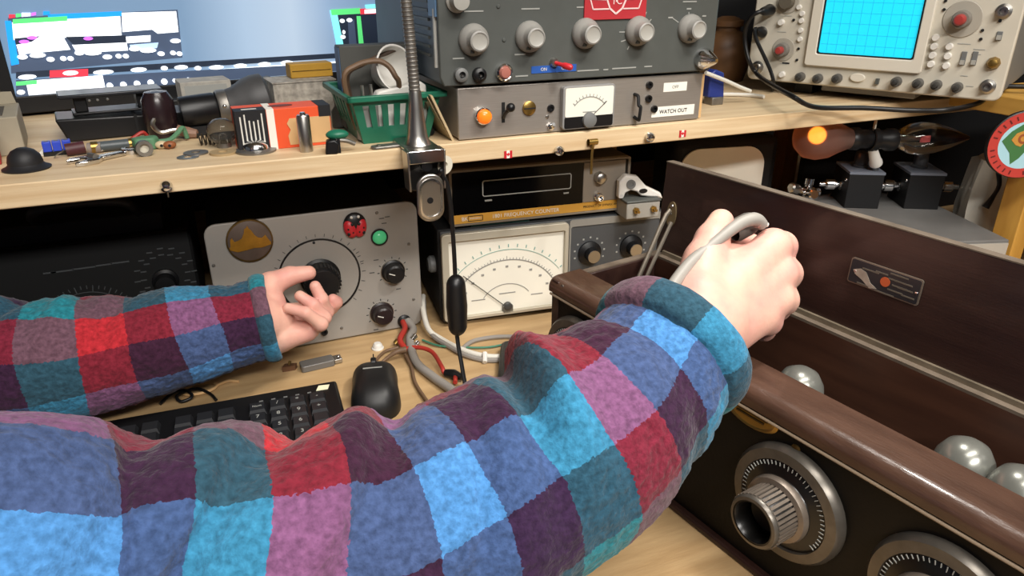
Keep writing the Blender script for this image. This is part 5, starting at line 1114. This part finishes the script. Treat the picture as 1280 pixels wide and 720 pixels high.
# plaid fleece
def fleece():
    m = bpy.data.materials.new('plaid_fleece'); m.use_nodes = True; N = m.node_tree.nodes; L = m.node_tree.links; b = N['Principled BSDF']
    b.inputs['Roughness'].default_value = .95; b.inputs['Specular IOR Level'].default_value = .1; b.inputs['Sheen Weight'].default_value = .12; b.inputs['Sheen Roughness'].default_value = .5
    uv = N.new('ShaderNodeUVMap'); tc = N.new('ShaderNodeTexCoord')
    nz = N.new('ShaderNodeTexNoise'); nz.inputs['Scale'].default_value = 420; nz.inputs['Detail'].default_value = 2; L.new(tc.outputs['Object'], nz.inputs['Vector'])
    add = N.new('ShaderNodeVectorMath'); add.operation = 'MULTIPLY_ADD'; add.inputs[1].default_value = (.10, .10, 0); L.new(nz.outputs['Color'], add.inputs[0]); L.new(uv.outputs[0], add.inputs[2])
    sp = N.new('ShaderNodeSeparateXYZ'); L.new(add.outputs[0], sp.inputs[0])
    cols = [tuple(math.sqrt(v) for v in lin(c)[:3])+(1,) for c in ('#187f8e', '#b81626', '#3f1f36', '#4486c4', '#372241')]
    outs = []
    for ax in 'XY':
        md = N.new('ShaderNodeMath'); md.operation = 'MULTIPLY'; md.inputs[1].default_value = .2; L.new(sp.outputs[ax], md.inputs[0])
        fr_ = N.new('ShaderNodeMath'); fr_.operation = 'FRACT'; L.new(md.outputs[0], fr_.inputs[0])
        rp = N.new('ShaderNodeValToRGB'); rp.color_ramp.interpolation = 'CONSTANT'; L.new(fr_.outputs[0], rp.inputs[0]); e = rp.color_ramp.elements
        e[0].position = 0; e[0].color = cols[0]; e[1].position = .2; e[1].color = cols[1]
        for i in (2, 3, 4): k = e.new(.2*i); k.color = cols[i]
        outs.append(rp.outputs[0])
    mx = N.new('ShaderNodeMix'); mx.data_type = 'RGBA'; mx.inputs['Factor'].default_value = .5; L.new(outs[0], mx.inputs['A']); L.new(outs[1], mx.inputs['B'])
    # pile: lighter and darker tufts
    n2 = N.new('ShaderNodeTexNoise'); n2.inputs['Scale'].default_value = 270; n2.inputs['Detail'].default_value = 3; n2.inputs['Distortion'].default_value = .0; L.new(tc.outputs['Object'], n2.inputs['Vector'])
    mr = N.new('ShaderNodeMapRange'); mr.inputs['From Min'].default_value = .3; mr.inputs['From Max'].default_value = .7; mr.inputs['To Min'].default_value = .62; mr.inputs['To Max'].default_value = 1.15; L.new(n2.outputs['Fac'], mr.inputs[0])
    sq = N.new('ShaderNodeVectorMath'); sq.operation = 'MULTIPLY'; L.new(mx.outputs['Result'], sq.inputs[0]); L.new(mx.outputs['Result'], sq.inputs[1])
    hs = N.new('ShaderNodeHueSaturation'); hs.inputs['Saturation'].default_value = .96; hs.inputs['Value'].default_value = .88; L.new(sq.outputs[0], hs.inputs['Color'])
    vm = N.new('ShaderNodeVectorMath'); vm.operation = 'SCALE'; L.new(hs.outputs[0], vm.inputs[0]); L.new(mr.outputs[0], vm.inputs['Scale']); L.new(vm.outputs[0], b.inputs['Base Color'])
    bp = N.new('ShaderNodeBump'); bp.inputs['Strength'].default_value = .7; bp.inputs['Distance'].default_value = .0018; L.new(n2.outputs['Fac'], bp.inputs['Height']); L.new(bp.outputs[0], b.inputs['Normal'])
    return m
FLEECE = fleece(); CELL = .040; NC = 9
def sleeve(ctrl, name, parent, ref, u_off, v_off, folds, step=.0022, nt=170, fuzz=.0014, seed=0, cell=.04):
    """ctrl: (point, radius); sweeps a tube with folds, returns last frame for the cuff"""
    P = smooth_path([c[0] for c in ctrl], 40); n0 = len(P); rr = np.interp(np.linspace(0, len(ctrl)-1, n0), range(len(ctrl)), [c[1] for c in ctrl])
    S = np.concatenate([[0], np.cumsum([(P[i+1]-P[i]).length for i in range(n0-1)])]); Ltot = S[-1]; ns = int(Ltot/step)
    ss = np.linspace(0, Ltot, ns); A = np.array([list(p) for p in P]); Q = np.stack([np.interp(ss, S, A[:, i]) for i in range(3)], 1); rad = np.interp(ss, S, rr)
    rad = np.convolve(np.pad(rad, 12, mode='edge'), np.ones(25)/25, 'valid')
    T = np.gradient(Q, axis=0); T /= np.linalg.norm(T, axis=1)[:, None]
    verts = []; uvs = []; th = np.linspace(0, 2*PI, nt, endpoint=False)
    for i in range(ns):
        t = T[i]; u = np.array(ref, float); u = u-t*(u@t); u /= np.linalg.norm(u); w = np.cross(t, u)
        d = np.zeros(nt); back = (Ltot-ss[i])
        for s0, amp, wid, skew, tc_, tw in folds:
            dth = (th-tc_-PI/2+PI) % (2*PI)-PI
            x_ = (back-s0-skew*dth)/wid; d += amp*np.exp(-x_*x_)*np.exp(-(dth/tw)**2)
        R_ = rad[i]+d; Rr = R_[:, None]
        X = Q[i]+Rr*(np.cos(th)[:, None]*u+np.sin(th)[:, None]*w)
        verts.append(X); uvs.append(np.stack([np.full(nt, u_off-back/cell), th/(2*PI)*NC+v_off], 1))
        last = (Q[i], t, u, w, rad[i])
    X = np.concatenate(verts); 
    if fuzz:
        nv = np.array([mnoise.noise(V(p)*190+V((seed, 0, 0)))*fuzz+mnoise.noise(V(p)*45)*fuzz*.9 for p in X])
        cen = np.repeat(Q, nt, 0); dr = X-cen; dr /= np.linalg.norm(dr, axis=1)[:, None]; X = X+dr*nv[:, None]
    F = []; UV = []
    U = np.concatenate(uvs)
    U = U+np.array([mnoise.noise_vector(V(p)*14)[:2] for p in X])*.16*(np.abs((U[:, 1:2]-v_off)/NC-.5) < .44)
    for i in range(ns-1):
        for j in range(nt):
            j2 = (j+1) % nt; F.append((i*nt+j, i*nt+j2, (i+1)*nt+j2, (i+1)*nt+j))
    me = bpy.data.meshes.new(name); me.from_pydata(X.tolist(), [], F); me.materials.append(FLEECE)
    ul = me.uv_layers.new(name='UVMap'); li = np.array(F).ravel(); co = U[li].reshape(-1, 4, 2).copy()
    jw = np.tile(np.arange(nt) == nt-1, ns-1); co[jw, 1, 1] += NC; co[jw, 2, 1] += NC
    ul.data.foreach_set('uv', co.ravel()); me.polygons.foreach_set('use_smooth', [True]*len(F))
    part(name, me, FLEECE, parent)
    return last
def cuff(frame, parent, v_off, w=.020, fat=.0062, u_cell=.5, nt=120, grow=.0):
    c, t, u, w_, r = frame; prof = []
    for k in range(15):
        a = PI*1.25-2*PI*k/14*.86; prof.append((r+grow+fat*math.cos(a)*.9, w/2+w/2*math.sin(-a)*1.0))
    prof = [(r-.002, -.002)]+[(r+grow+fat*math.sin(PI*k/10), w*(1-math.cos(PI*k/10))/2) for k in range(11)]+[(r-.006, w*.7), (r-.010, w*.1), (r-.012, -.03)]
    th = np.linspace(0, 2*PI, nt, endpoint=False); X = []; U = []
    for q, h in prof:
        X.append(c+t*h+q*(np.cos(th)[:, None]*u+np.sin(th)[:, None]*w_)); U.append(np.stack([np.full(nt, u_cell), th/(2*PI)*NC+v_off], 1))
    X = np.concatenate(X); U = np.concatenate(U); X = np.array([p+np.array(mnoise.noise_vector(V(p)*110))*.0006+np.array(mnoise.noise_vector(V(p)*25))*.0012 for p in X])
    F = [(i*nt+j, i*nt+(j+1) % nt, (i+1)*nt+(j+1) % nt, (i+1)*nt+j) for i in range(len(prof)-1) for j in range(nt)]
    me = bpy.data.meshes.new('cuff'); me.from_pydata(X.tolist(), [], F); me.materials.append(FLEECE)
    ul = me.uv_layers.new(name='UVMap'); co = U[np.array(F).ravel()].reshape(-1, 4, 2).copy(); jw = np.tile(np.arange(nt) == nt-1, len(prof)-1); co[jw, 1, 1] += NC; co[jw, 2, 1] += NC
    ul.data.foreach_set('uv', co.ravel()); me.polygons.foreach_set('use_smooth', [True]*len(F))
    o = part('cuff', me, FLEECE, parent); md = o.modifiers.new('s', 'SUBSURF'); md.levels = 1; md.render_levels = 1
    return o
RK = .965
def D3(x, y, d): return atd(x, y, d*(RK if x > 450 or d < .5 else 1))
# right arm ------------------------------------------------------------
RSH = V((-.30, .14, .33))
rc_ = [(RSH+V((-.03, -.02, .01)), .075), (RSH, .074), (D3(-190, 760, .285), .066), (D3(-20, 712, .305), .060), (D3(130, 698, .335), .0605), (D3(270, 694, .360), .062), (D3(420, 684, .385), .0635), (D3(560, 644, .415), .0635), (D3(700, 566, .455), .0655), (D3(788, 494, .487), .0600), (D3(824, 452, .503), .0480)]
# left arm
LSH = V((-.50, .42, .32))
lc_ = [(LSH+V((-.03, 0, .02)), .070), (LSH, .070), (V((-.42, .60, .17)), .064), (D3(-150, 480, .63), .062), (D3(0, 458, .665), .0615), (D3(110, 445, .69), .0575), (D3(210, 426, .715), .0500), (D3(300, 405, .742), .0430), (D3(322, 400, .748), .0420)]
pe = thing('person', 'person in plaid fleece reaching over bench, tuning a dial and holding a cable', 'person', (-.45, .20, -.75))
def toP(me): me.transform(Matrix.Translation(-V(pe.location))); return me
# hands: joints as photo pixel + distance
def C(a, b, r0, r1): return (D3(*a), D3(*b), r0, r1)
wr = (884, 402, .540); 
RH = [C((800, 486, .492), (850, 432, .515), .036, .030), C((850, 432, .515), wr, .030, .0275), C((872, 378, .536), (893, 424, .538), .0215, .0190),
 # metacarpals
 C((884, 382, .545), (966, 308, .578), .0205, .0132), C((890, 398, .545), (974, 342, .576), .0205, .0130), C((896, 412, .545), (970, 374, .570), .0195, .0122), C((898, 424, .545), (951, 398, .562), .0180, .0112),
 C((905, 385, .560), (950, 345, .582), .020, .016),
 # index, middle, ring, little: bent down at the knuckle, curling back under the palm
 C((966, 308, .578), (977, 308, .592), .0125, .0112), C((977, 308, .592), (968, 318, .625), .0108, .0095), C((968, 318, .625), (936, 306, .622), .0094, .0085), C((936, 306, .622), (920, 298, .610), .0085, .0075),
 C((974, 342, .576), (983, 342, .588), .0125, .0114), C((983, 342, .588), (975, 352, .628), .0110, .0098), C((975, 352, .628), (942, 345, .632), .0096, .0088), C((942, 345, .632), (925, 335, .618), .0086, .0078),
 C((970, 374, .570), (979, 375, .580), .0118, .0108), C((979, 375, .580), (972, 386, .618), .0105, .0093), C((972, 386, .618), (943, 378, .622), .0090, .0082), C((943, 378, .622), (928, 368, .610), .0082, .0074),
 C((951, 398, .562), (960, 402, .570), .0108, .0095), C((960, 402, .570), (955, 412, .600), .0092, .0082), C((955, 412, .600), (932, 404, .605), .0080, .0072),
 # thumb along the upper left side
 C((868, 372, .540), (880, 326, .556), .0190, .0148), C((880, 326, .556), (890, 300, .566), .0140, .0118), C((890, 300, .566), (901, 277, .578), .0120, .0098), C((884, 350, .552), (915, 325, .575), .0150, .0125),
 # tendons and veins
 C((905, 385, .530), (962, 343, .5645), .0022, .0024), C((908, 400, .530), (962, 372, .560), .0020, .0022), C((900, 372, .531), (958, 314, .566), .0024, .0026), C((915, 425, .534), (950, 385, .552), .0018, .0018), C((930, 400, .540), (945, 372, .552), .0016, .0016)]
lw_ = (338, 402, .757)
LHd = [C((300, 405, .742), (322, 400, .748), .032, .029), C((322, 400, .748), lw_, .029, .0245), C((334, 380, .757), (340, 424, .757), .0190, .0180),
 # palm body, heel, metacarpals going away to the knuckles
 C((344, 398, .766), (391, 388, .806), .0150, .0105), C((346, 404, .766), (394, 396, .804), .0160, .0110), C((348, 412, .765), (393, 404, .798), .0175, .0110), C((352, 420, .763), (387, 412, .788), .0170, .0108),
 C((354, 420, .757), (384, 414, .770), .0155, .0112),
 # index reaching round the knob
 C((391, 388, .806), (414, 384, .800), .0085, .0076), C((414, 384, .800), (420, 378, .796), .0075, .0070), C((420, 378, .796), (416, 374, .792), .0068, .0060),
 # middle, ring, little curling back towards the camera
 C((394, 396, .804), (408, 390, .786), .0085, .0078), C((408, 390, .786), (402, 374, .772), .0076, .0068), C((402, 374, .772), (394, 358, .768), .0068, .0060),
 C((393, 404, .798), (405, 397, .772), .0085, .0078), C((405, 397, .772), (391, 381, .760), .0074, .0067), C((391, 381, .760), (375, 370, .758), .0066, .0058),
 C((387, 412, .788), (401, 405, .760), .0085, .0076), C((401, 405, .760), (382, 391, .747), .0071, .0063), C((382, 391, .747), (360, 385, .745), .0063, .0054),
 # thumb on top reaching the knob
 C((328, 380, .756), (338, 356, .766), .0185, .0140), C((338, 356, .766), (362, 345, .778), .0132, .0102), C((362, 345, .778), (386, 341, .785), .0102, .0078)]
hands = [toP(organic(RH, .0018, .0022)), toP(organic(LHd, .0015, .0010))]
# torso, neck and head (outside the frame to the left)
mid = (RSH+LSH)/2; hip = V((-.50, .10, -.25)); nkb = mid+V((-.03, -.03, .06)); hc = nkb+V((.05, .03, .16))
hdc = [(nkb-V((0, 0, .06)), nkb+V((.02, .01, .08)), .062, .056), (hc+V((-.02, -.01, .03)), hc+V((.0, .0, .04)), .088, .084), (hc+V((.02, .012, -.05)), hc+V((.04, .022, -.06)), .058, .048), (hc+V((.085, .05, .01)), hc+V((.098, .058, -.02)), .010, .015), (hc+V((-.045, .085, .0)), hc+V((-.05, .088, -.02)), .016, .012), (hc+V((.04, -.088, .0)), hc+V((.035, -.09, -.02)), .016, .012),
 (RSH, mid, .05, .07), (mid, LSH, .07, .05), (mid, hip, .10, .10)]
for ctl in (rc_, lc_):
    cs = [c for c in ctl[1:]]
    hdc += [(a[0], b[0], a[1]*.5, b[1]*.5) for a, b in zip(cs, cs[1:])]
trunk = toP(organic(hdc, .007, .008))
bmj = bmesh.new()
for me in hands+[trunk]: bmj.from_mesh(me)
body = bpy.data.meshes.new('body'); bmj.to_mesh(body); bmj.free(); body.materials.clear(); body.materials.append(skin_m); body.polygons.foreach_set('use_smooth', [True]*len(body.polygons))
part('body', body, skin_m, pe)
hair = toP(organic([(hc+V((-.035, -.02, .05)), hc+V((.01, .005, .075)), .088, .078), (hc+V((-.06, -.035, 0)), hc+V((-.06, -.035, -.03)), .07, .05)], .007, .006)); hair.materials.clear(); hair.materials.append(mat('hair_brown', '#3b2c22', .7)); hair.polygons.foreach_set('use_smooth', [True]*len(hair.polygons)); part('hair', hair, MATS['hair_brown'], pe)
for s in (-1, 1):
    e_ = hc+V((.07, .04, .02))+V((-.05, .086, 0))*s*.36; part('eye', MB().sphere(e_-V(pe.location), .012), white_pl, pe)
mo_ = hc+V((.078, .046, -.062))-V(pe.location); part('mouth', MB().sphere(mo_, 1, (.012, .016, .005)), mat('lips', '#b06a62', .5), pe)
# fleece
loc = -V(pe.location)
def shift(ctrl): return [(V(p)+loc, r) for p, r in ctrl]
RF = [(.036, -.004, .012, .010, 2.0, 2.5), (.092, .014, .016, .022, .3, 1.0), (.116, -.011, .010, .022, .3, 1.1), (.205, -.007, .014, .030, .2, 1.3), (.232, .008, .018, .030, .2, 1.2), (.275, -.009, .014, .035, 0, 1.2), (.300, .002, .018, .03, 0, 1.2), (.345, -.010, .014, .02, .2, 1.3), (.385, .003, .022, .02, .1, 1.0), (.430, -.016, .012, -.01, .1, .9), (.17, .006, .02, .02, 2.2, 1), (.26, .007, .02, -.03, 2.2, 1), (.468, .012, .022, .012, .2, 1.0), (.505, -.012, .010, .02, .3, 1.2), (.535, .008, .02, .02, .2, 1.1), (.40, -.006, .010, .03, 1.3, .9), (.455, -.007, .010, .035, 1.2, .9), (.325, -.006, .009, .03, 1.4, .9), (.25, -.005, .008, .03, 1.3, .8), (.175, -.005, .009, .025, 1.2, .9)]
LF = [(.02, -.003, .010, .004, 0, 2), (.075, .003, .016, .01, .4, 1.2), (.115, -.005, .010, .02, .4, 1.2), (.150, -.005, .009, -.02, .3, 1.2), (.165, .005, .012, .02, .4, 1.2), (.205, -.007, .010, .03, .2, 1.4), (.235, .005, .014, .02, .4, 1.2), (.265, -.007, .010, .03, .2, 1.4), (.30, .005, .02, 0, .4, 1.2)]
f1 = sleeve(shift(rc_), 'sleeve', pe, fw, 3.72, -.5, RF, seed=3, cell=.0365)
cuff(f1, pe, -1.3, .026, .0068, 5.5)
f2 = sleeve(shift(lc_), 'sleeve', pe, fw, 4.8, -2.5, LF, seed=9, cell=.041)
cuff(f2, pe, -2.5, .016, .0045, 5.5)
tor = organic([(RSH+V((.0, .01, -.02)), mid+V((0, 0, -.02)), .078, .115), (mid+V((0, 0, -.02)), LSH, .115, .078), (mid+V((0, 0, -.03)), hip, .14, .15), (mid+V((-.03, -.03, .02)), mid+V((-.03, -.03, .06)), .09, .080)], .009, .012)
toP(tor); tor.materials.clear(); tor.materials.append(FLEECE); ul = tor.uv_layers.new(name='UVMap')
vi = np.empty(len(tor.loops), int); tor.loops.foreach_get('vertex_index', vi); co = np.empty(len(tor.vertices)*3); tor.vertices.foreach_get('co', co); co = co.reshape(-1, 3)
ul.data.foreach_set('uv', np.stack([(co[vi, 0]*.5-co[vi, 1]*.86)/CELL, co[vi, 2]/CELL], 1).ravel()); tor.polygons.foreach_set('use_smooth', [True]*len(tor.polygons))
part('shirt_body', tor, FLEECE, pe)
# cable held in the right hand
H0 = D3(934, 276, .585)
t = thing('held_probe_cable', 'pale grey cable with open connector held between thumb and finger', 'cable', H0)
P = [D3(822, 395, .500), D3(838, 362, .520), D3(862, 330, .538), D3(888, 308, .549), D3(910, 290, .556), D3(928, 278, .562), D3(944, 274, .566), D3(953, 281, .572)]
part('jacket', MB().tube(rel(P, H0), [.0040, .0046, .0046, .0044, .0048, .0052, .0046], 12, 8), probe_cable, t)
part('connector_shell', MB().lathe(D3(916, 290, .582)-H0, D3(950, 272, .590)-D3(916, 290, .582), [(.0075, 0), (.0092, .003), (.0092, .016), (.0080, .020), (.0060, .020), (.0060, .008), (0, .008)], 20), mat('connector_grey', '#5d5a55', .45), t)
part('bare_tip', MB().cyl(D3(951, 279, .571)-H0, D3(959, 281, .574)-H0, .0022, .0018, 10), white_pl, t); part('tip_collar', MB().cyl(D3(946, 278, .568)-H0, D3(952, 280, .571)-H0, .0042, .0036, 12), mat('pinkish', '#a08078', .5), t)
